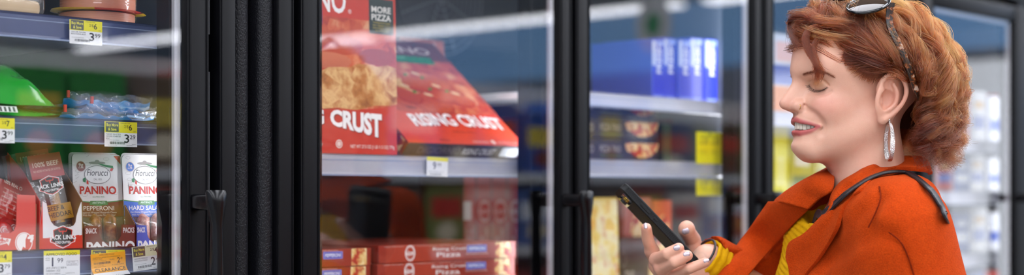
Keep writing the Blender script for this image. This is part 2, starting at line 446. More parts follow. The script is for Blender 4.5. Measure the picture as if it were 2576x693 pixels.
# round fan guard high on the back wall of the pizza bay
fg = MB(); fc = (XU(1112, 2.30), 2.30, 1.80)
for k in range(9):
    r_ = .014+.0135*k
    fg.tube([(fc[0]+r_*math.cos(2*math.pi*i/36), 2.30, fc[2]+r_*math.sin(2*math.pi*i/36)) for i in range(36)], .0014, 5, closed=True)
for k in range(4):
    a = R(45*k+20); fg.tube([(fc[0]-.125*math.cos(a), 2.303, fc[2]-.125*math.sin(a)), (fc[0]+.125*math.cos(a), 2.303, fc[2]+.125*math.sin(a))], .002, 5)
fg.build('fan_guard', M_wire, caseM, smooth=60)
MB().box(1.345, 2.57, 2.31, 2.58, 1.70, 1.89, bev=.01).build('evaporator_cover', mat('grey_steel_cover', '#6d747e', rough=.4, metal=.3), caseM)
caseR = carcass('upright_freezer', 'farther black three-door glass freezer behind the woman', 2.614, 4.45, ((2.614, 2.66), (3.16, 3.27), (3.89, 3.96), (4.40, 4.45)), mat('bright_liner', '#a9adb2', rough=.4, vary=.04))
door(caseR, xs(1924), xs(1948), 3.125, 3.165)
door(caseR, 3.235, xs(2350), xs(2553), xs(2590))
door(caseR, 3.86, 3.90, 4.39, 4.44)
f = MB(); f.box(3.169, 3.231, 1.71, 1.76, .32, 1.90, bev=.003, seg=2); f.build('frame_post', M_black, caseR)
M_led2 = emit_mat('dimmer_case_light_strip', '#f4f7ff', CASE_LED*.35)
led(caseR, 2.65, 1.797, m=M_led2); led(caseR, 3.21, 1.797, dx=.012, m=M_led2); led(caseR, 3.93, 1.797, dx=.012, m=M_led2); led(caseR, 4.42, 1.797, m=M_led2)
f = MB(); f.box(4.46, 5.6, 1.72, 2.62, 0, 2.12, bev=.01); f.build('end_panel', M_black, caseR)

# shelves: heights read off the photograph
shelf(caseL, .64, XU(419, 1.80), 1.617); shelf(caseL, .64, XU(419, 1.80), 1.481); shelf(caseL, .64, XU(419, 1.80), 1.305); shelf(caseL, .64, XU(419, 1.80), 1.08)
M_rail2 = mat('smoky_plastic_channel', '#b0b0b8', rough=.15, vary=.3, scale=9, coat=.7)
XA3, XB3 = 2.03, XU(1811, 1.80)
XA2, XB2 = 1.352, XU(1322, 1.80)
shelf(caseM, XA2, XB2, 1.442, mr=M_rail2); shelf(caseM, XA2, XB3, 1.112, depth=.75, mr=M_rail2)
M_rail3 = mat('pale_plastic_channel', '#c9cad6', rough=.15, vary=.2, scale=9, coat=.7)
shelf(caseM, XA3, XB3, 1.570, rail=.026, mr=M_rail3); shelf(caseM, XA3, XB3, 1.4447, mr=M_rail2)
for z in (1.56, 1.36, 1.17, .95): shelf(caseR, 2.665, 3.155, z, mr=M_rail3)
for z in (1.52, 1.385, 1.22, 1.05, .8): shelf(caseR, 3.285, 4.395, z, mr=M_rail3)
# ------------------------------------------------------------------ goods: shared print materials
def topping_mat(name, stops, sc=55., big=18.):
    if name in MATS: return MATS[name]
    nt = NT(name); tc = nt.add('TexCoord').outputs['Object']
    n = nt.noise(big, 4, .6); v = nt.add('TexVoronoi', i_Scale=sc); nt.set(v, 'Vector', tc)
    f = nt.math('ADD', nt.math('MULTIPLY', n, .75), nt.math('MULTIPLY', nt.math('MULTIPLY', v.outputs['Color'], 1.0), .28))
    c = nt.ramp(f, stops)
    p = pbsdf(nt, Base__Color=c, Roughness=.4); MATS[name] = nt.surf(p.outputs[0]); return MATS[name]
M_print = print_mat()
M_kraft = mat('kraft_board', '#7d5b3c', rough=.75, vary=.15, scale=80, bump=.1)
M_meat = topping_mat('printed_meat_topping', [(.30, '#7d1d12'), (.45, '#b83a22'), (.58, '#cf6038'), (.68, '#e0a074'), (.8, '#b64a2c')])
M_crust = topping_mat('printed_baked_crust', [(.3, '#7d3a12'), (.43, '#bd7736'), (.56, '#e6b87a'), (.68, '#b9682c'), (.82, '#7a3410')], sc=40, big=26)
M_cheese = topping_mat('printed_cheese_topping', [(.3, '#e7a82e'), (.45, '#f3d774'), (.58, '#f8eec0'), (.7, '#d9772a'), (.85, '#5d7a2c')], sc=42, big=20)
M_pep = topping_mat('printed_pepperoni_topping', [(.3, '#8e1710'), (.44, '#c23a1e'), (.52, '#edc375'), (.62, '#f5e3ae'), (.72, '#cf5a2a'), (.85, '#a31d12')], sc=70, big=45)
M_salami = topping_mat('salami_stick', [(.3, '#8a4a42'), (.5, '#b27a70'), (.7, '#d8b5a8')], sc=260, big=120)
M_pepstick = topping_mat('pepperoni_stick', [(.3, '#4a1a0e'), (.5, '#7d3a1e'), (.7, '#b0703f')], sc=240, big=90)
FR = lambda x, y, d: (x, -d, y)          # upright face looking out of the case

# ------------------------------------------------------------------ price tags
def price_tag(label, u0, v0, u1, v1, draw, Y=1.7912, rot=0., base='#e9eaec', bend=0., name='price_tag', group='price tags on the cooler shelf channels', um=None):
    um = (u0+u1)/2 if um is None else um
    x0, x1 = XU(u0, Y), XU(u1, Y)
    z1, z0 = ZV(um, v0, Y), ZV(um, v1, Y)
    w_, h_ = x1-x0, z1-z0
    t = thing(name, label, 'price tag', (x0, Y, z0), (0, R(-rot), 0), group)
    cv = lambda x, y, d: (x, -d-bend*max(0, 1-y/(h_*.45))**2, y)
    mb = MB(); n = 8
    P = [[cv(w_*i, h_*j/n, 0) for j in range(n+1)] for i in (0, 1)]
    Q = [[(a, b+.0003, c) for a, b, c in r] for r in P]
    mb.grid(P, base); mb.grid(Q, base); 
    mb.build('card', M_print, t, smooth=0)
    p = Print(); draw(p, w_, h_); p.clip_x(0, w_); p.clip_y(0, h_)
    p.build('tag_print', cv, t)
    return t
INK, GREYBOX, YEL = '#26262e', '#5a5c58', '#e6dc2c'
def sale_tag(two, big, small, l1, l2, l3='', yel=YEL, seed=3, faint=INK):
    def d(p, w, h):
        p.rect(0, h*.56, w, h, yel)
        p.rect(w*.035, h*.585, w*.43, h*.985, GREYBOX)
        p.text('Buy More', w*.235, h*.81, h*.115, '#efe75a', w=w*.35, al='c', bold=.02)
        p.text('& Save', w*.235, h*.64, h*.115, '#efe75a', w=w*.25, al='c', bold=.02)
        p.text('APPROVED FOOD', w*.48, h*.93, h*.035, INK, w=w*.3)
        p.text('2/$', w*.60, h*.76, h*.115, faint, w=w*.13)
        p.text(two, w*.74, h*.67, h*.23, faint, w=w*.10, bold=.015)
        p.text('or', w*.88, h*.60, h*.06, INK, w=w*.085)
        p.text(l1, w*.05, h*.47, h*.055, INK, w=w*.44); p.text(l2, w*.05, h*.385, h*.055, INK, w=w*.44)
        if l3: p.text(l3, w*.05, h*.30, h*.055, INK)
        p.text('WIC 0173-1 4HG7300000', w*.06, h*.25, h*.025, INK, w=w*.38)
        p.barcode(w*.16, h*.10, w*.62, h*.20, INK, seed)
        p.text('CLM 8/1 B7 F1 P3', w*.10, h*.045, h*.022, INK, w=w*.27)
        p.text(big, w*.60, h*.17, h*.34, faint, w=w*.15, bold=.015)
        p.text(small, w*.77, h*.32, h*.17, faint, w=w*.17)
        p.text('EACH', w*.84, h*.09, h*.035, INK, w=w*.12); p.text('7.38 AGE BC 2', w*.66, h*.04, h*.03, INK, w=w*.22)
    return d
price_tag('yellow and white price tag reading 3.99 below the bologna tubs', 175, 52, 257, 112, sale_tag('6', '3', '99', 'OSCAR MAYER', 'BOLOGNA 8OZ', seed=5), um=216)
price_tag('yellow and white price tag reading 3.99 below the green bags', -44, 297, 37, 360, sale_tag('7', '3', '99', '', '', seed=8), um=0)
price_tag('yellow and white price tag reading 3.29 below the blue cheese packs', 263, 307, 345, 370, sale_tag('6', '3', '29', 'NICE! SLICED', 'SWISS CHEESE', '8OZ', seed=11), um=304)
price_tag('yellow and white price tag reading 3.79 at the lower left corner', -54, 634, 30, 697, sale_tag('4', '3', '79', '', '', seed=12), um=0)
def approved(p, w, h):
    p.rect(0, h*.83, w, h, YEL)
    p.text('APPROVED FOOD', w*.06, h*.81, h*.10, INK, w=w*.86, bold=.01)
    p.text('RETAIL', w*.05, h*.70, h*.04, INK, w=w*.12); p.text('PRICE', w*.05, h*.63, h*.04, INK, w=w*.11)
    p.text('1', w*.22, h*.42, h*.33, '#2a2c4a', bold=.02); p.text('99', w*.37, h*.55, h*.17, '#2a2c4a', w=w*.16, bold=.005)
    p.rect(w*.63, h*.42, w*.95, h*.60, '#6a6c74'); p.rect(w*.637, h*.43, w*.943, h*.59, '#e3e4e8')
    p.text('UNIT PRICE', w*.66, h*.535, h*.035, INK, w=w*.2); p.text('$1.33 PER OUNCE', w*.66, h*.45, h*.045, INK, w=w*.25)
    p.text("JACK LINK'S CC BEEF &", w*.06, h*.32, h*.07, INK, w=w*.56); p.text('CHEDDAR 1.5OZ', w*.06, h*.215, h*.07, INK, w=w*.39)
    p.text('WIC 0371-6 TORBEKAY', w*.06, h*.12, h*.04, INK, w=w*.4); p.text('CLM B7 F11 P13', w*.6, h*.12, h*.04, INK, w=w*.25)
    p.barcode(w*.1, 0, w*.6, h*.08, INK, 21)
price_tag('white price tag reading APPROVED FOOD 1.99 below the meat stick carton', 110, 631, 201, 698, approved, um=155)
price_tag('white price tag mostly covered by the orange clearance tag', 229, 629, 313, 694, sale_tag('4', '2', '49', 'CAMPOFRIO', 'PEPPERONI', seed=13), rot=-1, um=270)
def clearance(p, w, h):
    p.rect(0, 0, w, h*.17, '#eeeef0')
    p.text('APPROVED FOOD', w*.24, h*.90, h*.065, '#7a4a10', w=w*.44)
    p.text('CAMPOFRIO PEPPERONI & MOZZARELLA', w*.05, h*.80, h*.045, INK, w=w*.80); p.text('PANINO 1.5OZ', w*.05, h*.735, h*.045, INK, w=w*.27)
    p.text('WIC 0173-1 9IGHT3ST', w*.08, h*.67, h*.03, INK, w=w*.36)
    p.barcode(w*.08, h*.53, w*.56, h*.63, INK, 31)
    p.text('CLM B7 F11 P4', w*.08, h*.46, h*.03, INK, w=w*.27); p.text('MID-TEMP DAIRY', w*.08, h*.40, h*.035, INK, w=w*.34)
    p.text('WAS', w*.53, h*.67, h*.06, INK, w=w*.14); p.text('2', w*.75, h*.53, h*.24, INK, w=w*.085, bold=.01); p.text('49', w*.845, h*.655, h*.11, INK, w=w*.06)
    p.text('$1.33 PER OUNCE', w*.60, h*.44, h*.04, INK, w=w*.34)
    p.text('CLEARANCE', w*.08, h*.20, h*.15, INK, w=w*.88, bold=.01)
    p.text('SAVE $1.00', w*.24, h*.02, h*.11, INK, w=w*.62, bold=.005)
price_tag('orange clearance tag curling off the lower shelf edge', 231, 640, 318, 697, clearance, Y=1.7892, rot=3.5, base='#f4a91c', bend=.010, um=275)
price_tag('white price tag reading 2.49 stuck crookedly below the salami packs', 336, 622, 411, 683, sale_tag('4', '2', '49', 'CAMPOFRIO PEPPERONI', 'MOZZARELLA PANINO', yel='#eef0c8', seed=17), rot=5, base='#f1f2f3', um=375)

# ------------------------------------------------------------------ top shelf: round tubs of sliced meat
def meat_tub(label, X, Y, Z, rf, rb, h, group, tint, fl=('#e8c81e', '#d93a1c')):
    t = thing('meat_tub', label, 'tub', (X, Y, Z), group=group)
    b = MB(); b.lathe([(0, .001), (rb*.95, .001), (rb*.97, .004), (rb*.97, h-.003), (0, h-.003)], n=48); b.build('sliced_meat', mat(tint[0], tint[1], rough=.4, vary=.25, scale=45), t, smooth=40)
    b = MB(); pr = [(rb*.99, .0005), (rb, .003)]
    for i in range(9): pr.append((rb*(1.0+(.012 if i % 2 else 0)), .004+(h-.008)*i/8))
    b.lathe(pr, n=64); b.build('clear_shell', M_lens, t, smooth=30)
    f = MB(); n = 72; P = []
    for k, (rr, zz) in enumerate(((rb*.6, h-.001), (rb*1.0, h), (rf*.93, h+.0012), (rf, h+.0004), (rf*.93, h-.0006), (rb, h-.0012))):
        row = []
        for j in range(n):
            a = 2*math.pi*j/n; q = rr
            if k in (2, 3, 4): q = rr*(1+.13*max(0, math.cos(a-R(-8)))**22+.13*max(0, math.cos(a-R(188)))**22)
            row.append((q*math.cos(a), q*math.sin(a), zz))
        P.append(row)
    for k in range(len(P)-1):
        for j in range(n):
            a = 360*(j+.5)/n
            red = 236 < a < 318
            f.add([P[k][j], P[k+1][j], P[k+1][(j+1) % n], P[k][(j+1) % n]], [(0, 1, 2, 3)], fl[1] if red else fl[0])
    f.build('flanged_lid', print_mat('glossy_printed_lid', rough=.22, coat=.5), t, smooth=60)
    return t
TX = (XU(143, 1.9)+XU(342, 1.9))/2
Ytub = 1.878
TX = (XU(132, Ytub)+XU(352, Ytub))/2
meat_tub('lower round tub of sliced bologna with a yellow and red rim', TX, Ytub, 1.6175, .0640, .0535, .0185, 'round bologna tubs on the top shelf', ('sliced_bologna', '#d98f6e'))
meat_tub('upper round tub of sliced bologna stacked on the other', TX+.001, Ytub, 1.6375, .0640, .0535, .024, 'round bologna tubs on the top shelf', ('sliced_bologna', '#d98f6e'))
t = thing('lunch_meat_pack', 'clear pack of tan sliced poultry at the top left corner', 'pack', (XU(-20, 1.87), 1.872, 1.6175))
b = MB(); P = []
for i in range(13):
    for_r = []
    for j in range(9):
        x = (i/12-.5)*.115; y = (j/8-.5)*.09; e = max(abs(i/12-.5), abs(j/8-.5))*2
        for_r.append((x, y, .012+.012*(1-e**3)))
    P.append(for_r)
b.box(-.05, .05, -.042, .042, .0005, .021, bev=.007, seg=3); b.build('sliced_meat', mat('tan_poultry', '#d8b98f', rough=.4, vary=.15, scale=40), t)
b = MB(); b.box(-.056, .056, -.047, .047, .0003, .03, bev=.010, seg=3); b.build('clear_shell', M_lens, t)
b = MB(); b.box(-.05, .05, -.044, .044, .0302, .042, bev=.004, seg=2); b.build('pack_lid', mat('grey_foil_lid', '#8f8f92', rough=.3, metal=.3), t)

# ------------------------------------------------------------------ middle shelf: soft packs lying flat
def pillow(name, L, Wd, Hh, crump, seed, n=28, m=18, seal=.10):
    """soft bag lying flat: long axis x, flat seals at both x ends"""
    rg = np.random.default_rng(seed); ph = rg.uniform(0, 6.28, 12)
    top, bot = [], []
    for i in range(n+1):
        a, c = [], []
        for j in range(m+1):
            s, q = i/n, j/m
            ex = min(s, 1-s); px_ = min(1, max(0, (ex-seal*.6)/.22)); px_ = px_**.6
            py_ = max(0, 1-abs(2*q-1)**2.2)**.55
            wv = crump*(math.sin(9*s+5*q+ph[0])+.7*math.sin(17*s-11*q+ph[1])+.5*math.sin(23*q+9*s+ph[2]))
            wf = 1-.14*px_
            x = (s-.5)*L; y = (q-.5)*Wd*wf
            z = Hh*px_*py_
            a.append((x, y, max(.0006, z+wv*(.25+px_*py_)+.004*(1-px_))))
            c.append((x, y, max(.0002, .0006+.004*(1-px_)*.9+wv*.2*(1-px_))))
        top.append(a); bot.append(c)
    return top, bot
t = thing('snack_bag', 'plump glossy green bag with a clear crimped corner seal', 'bag', (XU(-68, 1.90), 1.872, 1.4975), (0, R(3), R(-10)), 'green bags on the middle shelf')
top, bot = pillow('g', .160, .115, .046, .0042, 3, seal=.02)
b = MB(); b.grid(top, '#1f9a2c'); b.grid(bot, '#1f9a2c')
MGR = print_mat('glossy_green_film', rough=.16, coat=.7)
b.build('film', MGR, t, smooth=80)
b = MB(); b.box(.074, .0835, -.022, .022, .003, .0055, '#d8e8da', bev=.001); b.build('crimped_seal', M_film, t)
b = MB()
for k, c in enumerate(('#9fb39a', '#c8cfc6', '#8ea08e')): b.lathe([(0, 0), (.0055, 0)], n=16, c=(-.045+.014*k, 0, 0), col=c, M=Matrix.Translation((0, -.0465, .018)) @ Matrix.Rotation(R(62), 4, 'X'))
b.build('bag_print', M_print, t)
t = thing('snack_bag', 'flatter white and green bag lying under the plump one', 'bag', (XU(-85, 1.90), 1.872, 1.4815), (0, 0, R(-4)), 'green bags on the middle shelf')
top, bot = pillow('g', .20, .12, .014, .0013, 5)
b = MB(); b.grid(top, '#2fa83a'); b.grid(bot, '#2fa83a')
MB2 = b
b.build('film', MGR, t, smooth=80)
p = Print(); p.rect(-.092, -.02, -.02, .006, '#dfe6dc'); p.rect(-.01, -.02, .03, .002, '#dfe3da')
for k in range(6): p.rect(-.006+.006*k, -.018, -.003+.006*k, 0, '#4a4d48')
p.build('bag_print', lambda x, y, d: (x, -.0605+.006*(y+.02)/.026-d, .0045+(y+.02)*.36), t)
def zip_pack(label, u0, u1, v, Y, rise, seed, rotz=0., roll=0., amp=.003):
    x0, x1 = XU(u0, Y), XU(u1, Y); L = x1-x0; z = ZV((u0+u1)/2, v, Y)
    t = thing('cheese_pack', label, 'pack', ((x0+x1)/2, Y, z), (0, R(roll), R(rotz)), 'blue resealable packs on the middle shelf')
    rg = np.random.default_rng(seed); ph = rg.uniform(0, 6.28, 6); P, Q, N = [], [], 40
    body = []
    for i in range(N+1):
        s = i/N; x = (s-.5)*L
        wav = amp*math.sin(7*s+ph[0])+.0014*math.sin(19*s+ph[1])+.0012*math.sin(43*s+ph[2])
        ht = .0105+.002*math.sin(11*s+ph[3])+.001*math.sin(31*s+ph[4])
        P.append([(x, -.004*k/5+.002*math.sin(50*s+k*1.7+ph[5]), wav+ht*(k/5-.5)+.0008*math.sin(37*s+2.6*k)) for k in range(6)])
        dr = rise*(.3+.7*math.sin(math.pi*min(1, max(0, s))))
        body.append([(x, .003, wav-.003), (x, .02, wav*.6-.004-dr*.5), (x, .06, -.004-dr*.3), (x, .10, -.006), (x, .10, -.008), (x, .05, -.008-dr*.5), (x, .006, wav*.5-.006-dr)])
    b = MB(); b.grid(body, '#2f86c6', cv=True); b.build('wrapper', print_mat('glossy_blue_film', rough=.2, coat=.6), t, smooth=80)
    b = MB(); b.grid(P); b.build('clear_zip_edge', M_film, t, smooth=20)
    r0 = MB(); r0.box(-L/2, -L/2+.004, -.007, -.004, -.001, .009, '#d0302c'); r0.box(L*.08, L*.36, .000, .0015, -.013, -.010, '#6fa3c8'); r0.build('tear_tab', M_print, t)
    return t
zip_pack('blue cheese pack standing at the back, widest clear top edge', 163, 398, 250, 1.90, .014, 2, amp=.0006)
zip_pack('middle blue cheese pack with a red tear tab, sagging to one side', 222, 390, 270, 1.868, .002, 6, roll=4, amp=.0015)
zip_pack('blue cheese pack lying in front with a crumpled clear edge', 155, 392, 286, 1.832, .002, 9, amp=.0018)

# ------------------------------------------------------------------ lower shelf: cartons of snack sticks
def carton(label, x0, x1, Y, Z, front, side, back, depth, cf, cs, draw, name='display_carton', wavy=True):
    """front / back: outline points (x,z) of those walls from the carton's lower corner; board 1.2 mm"""
    W = x1-x0
    t = thing(name, label, 'carton', (x0, Y, Z))
    b = MB(); b.prism(front, 0, .0012, fr=lambda x, z, d: (x, d, z), col=cf); b.build('front_panel', print_mat('printed_board', rough=.5), t, smooth=0)
    for xx, nm in ((0, 'side_panel'), (W-.0012, 'side_panel')):
        b = MB(); b.prism(side, xx, xx+.0012, fr=lambda y, z, d: (d, y, z)); b.build(nm, M_kraft if xx else print_mat('printed_board'), t, smooth=0) if xx else b
        if not xx:
            b.c = [lin(cs)]*len(b.f); b.build(nm, print_mat('printed_board'), t, smooth=0)
    b = MB(); b.box(0, W, depth-.0012, depth, 0, back); b.build('back_panel', M_kraft, t, smooth=0)
    b = MB(); b.box(0.0012, W-.0012, .0012, depth-.0012, 0, .0012); b.build('bottom_panel', M_kraft, t, smooth=0)
    p = Print(); draw(p, W); p.build('carton_print', FR, t)
    return t
YC = 1.815
def loc(x0, Z, Y=YC): return lambda u, v: (XU(u, Y)-x0, ZV(u, v, Y)-Z)
ZS = 1.3055
# 1 red carton at the left edge
x0, x1 = XU(-60, YC), XU(92, YC); W = x1-x0
g = loc(x0, ZS)
fp = [(0, 0), (W, 0), g(89, 492), g(43, 490), g(41, 566), g(36, 581), g(26, 587), (g(-22, 587)), g(-26, 580), g(-30, 490), (0, g(0, 490)[1])]
def d1(p, W):
    a = g(28, 602)
    p.poly([g(-40, 622), g(-40, 607), g(10, 607), g(6, 599), g(28, 602), g(22, 619), g(17, 613), g(-30, 626)], '#f3ece8')
    p.text('cheese', g(-16, 620)[0], g(-16, 621)[1], .0052, '#d2514a', w=.022, rot=17, bold=.02)
    p.text('%', g(-6, 603)[0], g(-6, 603)[1], .006, '#f3ece8', bold=.02)
    c = g(60, 611); p.ring(c[0], c[1], .0125, .0135, .0012, '#f6efec'); p.ell(c[0], c[1], .0105, .012, '#f6efec', a0=60, a1=250, n=16)
    p.ell(c[0]+.006, c[1]+.002, .0105, .010, '#f6efec', a0=110, a1=250)
    p.ell(g(77, 597)[0], g(77, 597)[1], .005, .0022, '#f6efec', rot=25); p.ell(g(80, 604)[0], g(80, 604)[1], .004, .002, '#f6efec', rot=60)
carton('salmon red snack carton with a white arrow and cut-out front', x0, x1, YC, ZS, fp, [(0, 0), (.08, 0), (.08, .085), (.0, .06)], .085, .085, '#d5544c', '#b03a34', d1)
# contents: pouch and cheese rounds
t = thing('snack_pouch', 'red triangular pouch with small white print leaning in the salmon carton', 'pouch', (XU(-2, 1.84), 1.842, ZS+.002), (R(-14), R(24), 0))
b = MB(); tp, bt = pillow('p', .085, .05, .010, .0006, 8, seal=.04)
b.grid(tp, '#b5281e'); b.grid(bt, '#b5281e'); Mx = Matrix.Translation((0, .006, .052)) @ Matrix.Rotation(R(90), 4, 'X') @ Matrix.Rotation(R(90), 4, 'Z')
b.v = [tuple(Mx @ Vector(q)) for q in b.v]; b.build('film', print_mat('glossy_red_film', rough=.25, coat=.5), t, smooth=80)
p = Print(); p.text('100% REAL CHEESE', 0, .088, .005, '#e8dccb', w=.04, al='c', bold=.01)
for k in range(8): p.text('cheese snack made with milk', 0, .080-.006*k, .0028, '#d8b8a8', w=.036, al='c')
p.ring(.012, .022, .008, .008, .001, '#e8dccb')
p.build('pouch_print', lambda x, y, d: (x, -.0045-d, y), t)
for k, (u, v, yy) in enumerate(((6, 578, 1.826), (27, 574, 1.832), (16, 566, 1.85))):
    t = thing('cheese_round', 'red waxed cheese round in its net, %s' % ('at the front of the salmon carton', 'beside the carton cut-out edge', 'behind the other two')[k], 'cheese', (XU(u, yy), yy, ZV(u, v, yy)-.004), (R(70), 0, R(20*k)), 'cheese rounds in the salmon carton')
    b = MB(); b.lathe([(0, -.007), (.010, -.007), (.0145, -.004), (.0155, 0), (.0145, .004), (.010, .007), (0, .007)], n=24, col='#a3191c'); b.build('wax', print_mat('glossy_red_film'), t, smooth=60)
    b = MB()
    for q in range(4): b.tube([((.003+.003*q)*math.cos(a+q), (.003+.003*q)*math.sin(a+q), .0075-.0012*q*q/3) for a in [R(x_) for x_ in range(0, 240, 24)]], .0005, 4, col='#ecdcd8')
    b.build('net_strand', M_print, t)
t = thing('blue_carton', 'blue carton with a pale label half hidden behind the salmon one', 'carton', (XU(22, 1.905), 1.905, ZS))
b = MB(); b.box(0, .05, 0, .035, 0, .088, '#27406e', bev=.001); b.build('body', print_mat('printed_board'), t)
p = Print(); p.rect(.002, .058, .028, .07, '#7fb2e0'); p.text('SNACK', .004, .0615, .005, '#e8eef5', w=.02, bold=.02); p.rect(.002, .01, .046, .05, '#8d8c8a'); p.build('carton_print', FR, t)
# 2 white and red carton of meat sticks
x0, x1 = XU(99, YC), XU(208, YC); W = x1-x0; g = loc(x0, ZS)
lower = lambda pts: [(min(max(a, 0), W), max(b, 0)) for a, b in pts]
fp = lower([(0, 0), (W, 0), g(205, 509), g(199, 524), g(193, 545), g(191, 560), g(186, 568), g(178, 571.5), g(146, 572), g(136, 568), g(128, 558), g(122, 540), g(117, 512), g(107, 507), (0, .02)])
def bull(p, cx, cy, s, col):
    # horned skull: crown, muzzle and two curled horns
    p.poly([(cx-.42*s, cy+.2*s), (cx+.42*s, cy+.2*s), (cx+.2*s, cy-.25*s), (cx+.13*s, cy-.75*s), (cx-.13*s, cy-.75*s), (cx-.2*s, cy-.25*s)], col)
    for q in (-1, 1):
        pts = [(.35, .2), (.75, .12), (1.0, .35), (.95, .75), (1.25, .45), (1.15, .0), (.75, -.18), (.3, -.1)]
        p.poly([(cx+q*a*s, cy+b*s) for a, b in pts], col)
def shield(p, cx, cy, w, h, edge=True):
    o = [(-.5, .32), (-.28, .40), (0, .5), (.28, .40), (.5, .32), (.47, -.02), (.62, -.06), (.6, -.22), (.42, -.28), (.3, -.38), (0, -.5), (-.3, -.38), (-.42, -.28), (-.6, -.22), (-.62, -.06), (-.47, -.02)]
    for k, c in ((1.0, '#e9e6e4'), (.93, '#c8281c'), (.84, '#1c1a1c')):
        p.poly([(cx+a*w*k, cy+b*h*k) for a, b in o], c)
    bull(p, cx, cy+.24*h, w*.17, '#d63420')
    p.text('JACK', cx-.63*w, cy-.10*h, .19*h, '#f4f2f0', w=.56*w, bold=.03); p.text('LINKS', cx+.02*w, cy-.10*h, .19*h, '#f4f2f0', w=.62*w, bold=.03)
    p.text('COLD CRAFTED', cx, cy-.28*h, .10*h, '#efeceb', w=.74*w, al='c', bold=.03)
def d2(p, W):
    p.poly(lower([(0, 0), (W, 0), g(207, 592), g(155, 603), g(108, 600), g(107, 507), (0, .02)]), '#cf2a1a')
    p.poly(lower([g(112, 600), g(155, 602), g(200, 594), g(200, 592)]), '#cf2a1a')
    c = g(158, 597); shield(p, c[0], c[1], .031, .031)
carton('white and red carton of meat sticks with a black shield emblem', x0, x1, YC, ZS, fp, [(0, 0), (.085, 0), (.085, .13), (.045, .105), (0, .064)], .12, .085, '#e6e3e4', '#b92a20', d2)
def stick_pack(label, u0, u1, vt, Y, Z, lean, top='#a8231a', group='beef and cheddar stick packs in the white carton', full=True, rot=0):
    xa, xb = XU(u0, Y), XU(u1, Y); w_ = xb-xa; zt = ZV((u0+u1)/2, vt, Y); h_ = zt-Z
    t = thing('stick_pack', label, 'pack', ((xa+xb)/2, Y, Z), (R(-lean), R(rot), 0), group)
    b = MB(); b.box(-w_/2, w_/2, .0005, .0015, 0, h_, '#3a2a22'); b.build('backing_card', M_print, t)
    # two sticks under the film
    b = MB(); b.tube([(-w_*.17, -.003, .008), (-w_*.15, -.0035, h_*.62)], .0062, 10, caps=True); b.build('beef_stick', mat('dark_beef_stick', '#3b1d14', rough=.35, vary=.25, bump=.2), t, smooth=60)
    b = MB(); b.tube([(w_*.13, -.003, .008), (w_*.12, -.0035, h_*.62)], .0058, 10); b.build('cheese_stick', mat('orange_cheddar_stick', '#b98322', rough=.4, vary=.12), t, smooth=60)
    f = MB(); P = []
    for i in range(9):
        s = i/8; x = (s-.5)*w_*.98
        P.append([(x, -.0006-.009*max(0, 1-abs(2*s-1)**2.5)*math.sin(math.pi*min(1, k/10*1.0))**.6*(1 if k < 7 else .45), h_*k/10) for k in range(11)])
    f.grid(P); f.build('clear_film', M_film, t, smooth=80)
    if full:
        yb = lambda x, y: -.0112 if y < h_*.62 else -.0075
        p = Print()
        p.rect(-w_*.49, h_*.74, w_*.49, h_*.995, top)
        p.text('100% BEEF', w_*.02, h_*.86, h_*.05, '#e9b9a6', w=w_*.62, al='l', bold=.02) if False else p.text('100% BEEF', 0, h_*.865, h_*.05, '#ecc4b4', w=w_*.78, al='c', bold=.02)
        p.text('NO ADDED NITRATES OR NITRITES', 0, h_*.81, h_*.024, '#e6b4a2', w=w_*.8, al='c')
        shield(p, 0, h_*.655, w_*.60, h_*.215)
        p.rect(-w_*.46, h_*.28, w_*.46, h_*.45, '#a8791c')
        p.text('BEEF &', 0, h_*.385, h_*.05, '#2a1c12', w=w_*.5, al='c', bold=.02); p.text('CHEDDAR', w_*.02, h_*.315, h_*.05, '#2a1c12', w=w_*.8, al='c', bold=.02)
        p.rect(-w_*.16, h_*.14, w_*.36, h_*.25, '#17171a'); p.text('6g PROTEIN', w_*.1, h_*.185, h_*.032, '#cfc2a6', w=w_*.44, al='c'); p.text('COLD CRAFTED', w_*.1, h_*.155, h_*.018, '#9a917e', w=w_*.4, al='c')
        p.build('pack_print', lambda x, y, d: (x, -.0098-d, y), t)
    else:
        p = Print(); p.rect(-w_*.49, h_*.70, w_*.49, h_*.995, top); p.text('100% BEEF', 0, h_*.90, h_*.05, '#c98f7e', w=w_*.75, al='c', bold=.02); p.rect(-w_*.4, h_*.3, w_*.4, h_*.68, '#221b1a')
        p.build('pack_print', lambda x, y, d: (x, -.0098-d, y), t)
    return t
stick_pack('front beef and cheddar stick pack leaning in the white carton', 112, 196, 384, 1.834, ZS+.0015, 10, rot=-9)
stick_pack('second beef and cheddar stick pack, its red top showing behind the first', 84, 168, 376, 1.866, ZS+.0015, 10, top='#8e1d16', full=False, rot=-9)
stick_pack('rearmost beef and cheddar stick pack, a red edge beside the cardboard', 50, 128, 384, 1.886, ZS+.0015, 8, top='#7c1812', full=False, rot=-8)
